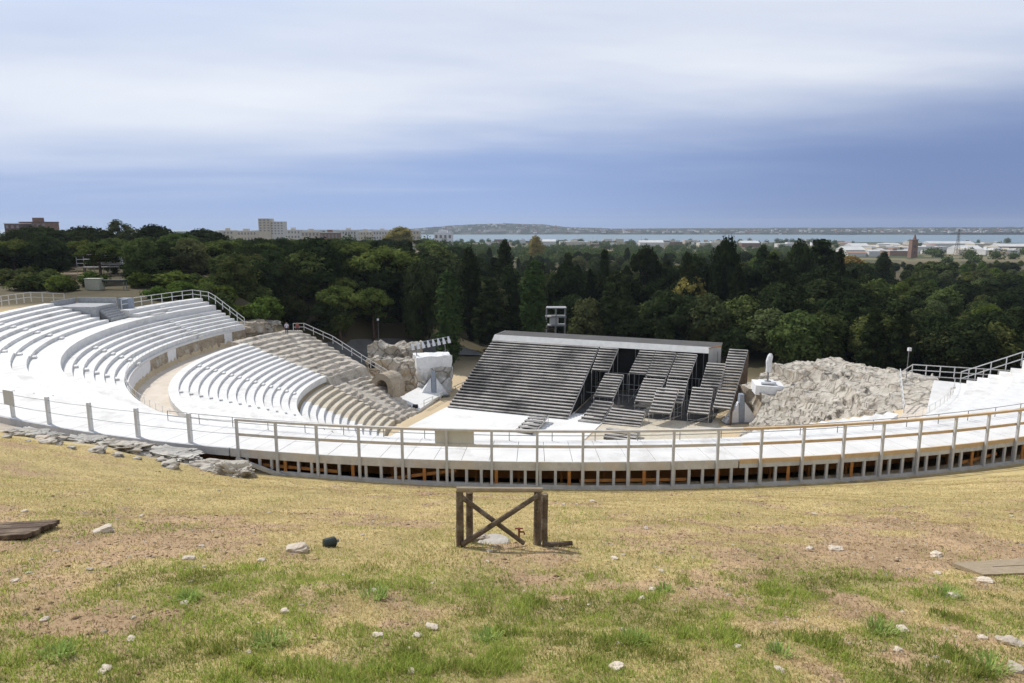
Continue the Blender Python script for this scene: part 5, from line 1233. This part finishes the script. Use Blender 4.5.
nz_=math_('ADD',math_('MULTIPLY',n1.outputs[0],.76),math_('MULTIPLY',n2.outputs[0],.24))
# cloud deck begins a few degrees up, with a ragged lower edge
edge=math_('ADD',Z_,math_('MULTIPLY',math_('SUBTRACT',nz_,.5),.14))
edge=math_('SUBTRACT',edge,math_('MULTIPLY',X_,.055))
deck=mr(edge,.035,.20)
lum=mr(nz_,.31,.68)
def mix(f,a,b):
    n=N.new('ShaderNodeMix'); n.data_type='RGBA'
    if isinstance(f,(int,float)): n.inputs['Factor'].default_value=f
    else: L.new(f,n.inputs['Factor'])
    for i,x in ((6,a),(7,b)):
        if isinstance(x,tuple): n.inputs[i].default_value=(*x,1)
        else: L.new(x,n.inputs[i])
    return n.outputs[2]
low=mix(mr(Z_,.0,.13),(.31,.43,.72),(.225,.34,.64))          # rain veil under the deck
low=mix(mr(X_,-.1,.6),low,(.165,.24,.46))
cl_=mix(lum,(.47,.55,.75),(.83,.86,.92))
cl_=mix(mr(Z_,.12,.34),cl_,mix(lum,(.53,.61,.78),(.80,.83,.89)))
cl_=mix(math_('MULTIPLY',mr(X_,.05,-.55),mr(Z_,.16,.30)),cl_,mix(lum,(.46,.57,.80),(.66,.74,.90)))   # bluer high cloud on the left
cl_=mix(math_('MULTIPLY',math_('MULTIPLY',mr(X_,.1,-.4),mr(Z_,.21,.15)),.6),cl_,(.82,.86,.93))                  # bright streaks low on the left
cld=mix(deck,low,cl_)
bg2=N.new('ShaderNodeBackground'); L.new(cld,bg2.inputs[0]); bg2.inputs['Strength'].default_value=1.0
ms=N.new('ShaderNodeMixShader'); L.new(mr(Z_,.3,.8,.94,.55),ms.inputs[0]); L.new(bg1.outputs[0],ms.inputs[1]); L.new(bg2.outputs[0],ms.inputs[2]); L.new(ms.outputs[0],out.inputs[0])
# air
HAZE=1
if HAZE:
    mb=MB(); mb.box(-7000,7000,-120,8200,-72,75); hz=mb.build('haze',[]) ; hz.data.materials.clear()
    m=bpy.data.materials.new('haze_air'); t,Nn,Ll=nt(m); Nn.remove(Nn['Principled BSDF']); v=Nn.new('ShaderNodeVolumePrincipled'); v.inputs['Color'].default_value=(.72,.82,.95,1); v.inputs['Density'].default_value=.00007; v.inputs['Anisotropy'].default_value=.2
    o_=[n for n in Nn if n.type=='OUTPUT_MATERIAL'][0]; Ll.new(v.outputs[0],o_.inputs['Volume']); hz.data.materials.append(m); hz['kind']='stuff'
cam=bpy.data.cameras.new('Camera'); cam.sensor_width=36; cam.lens=24.01; cam.clip_end=30000; cam.clip_start=.1
co=bpy.data.objects.new('Camera',cam); COL.objects.link(co); co.location=(0,0,0); co.rotation_euler=(math.pi/2-PITCH,0,0)
scene.camera=co
scene.view_settings.view_transform='Standard'; scene.view_settings.look='None'; scene.view_settings.exposure=0.13; scene.view_settings.gamma=1
scene.cycles.max_bounces=6; scene.cycles.diffuse_bounces=3; scene.cycles.volume_bounces=0; scene.cycles.transparent_max_bounces=8
scene.cycles.use_denoising=True
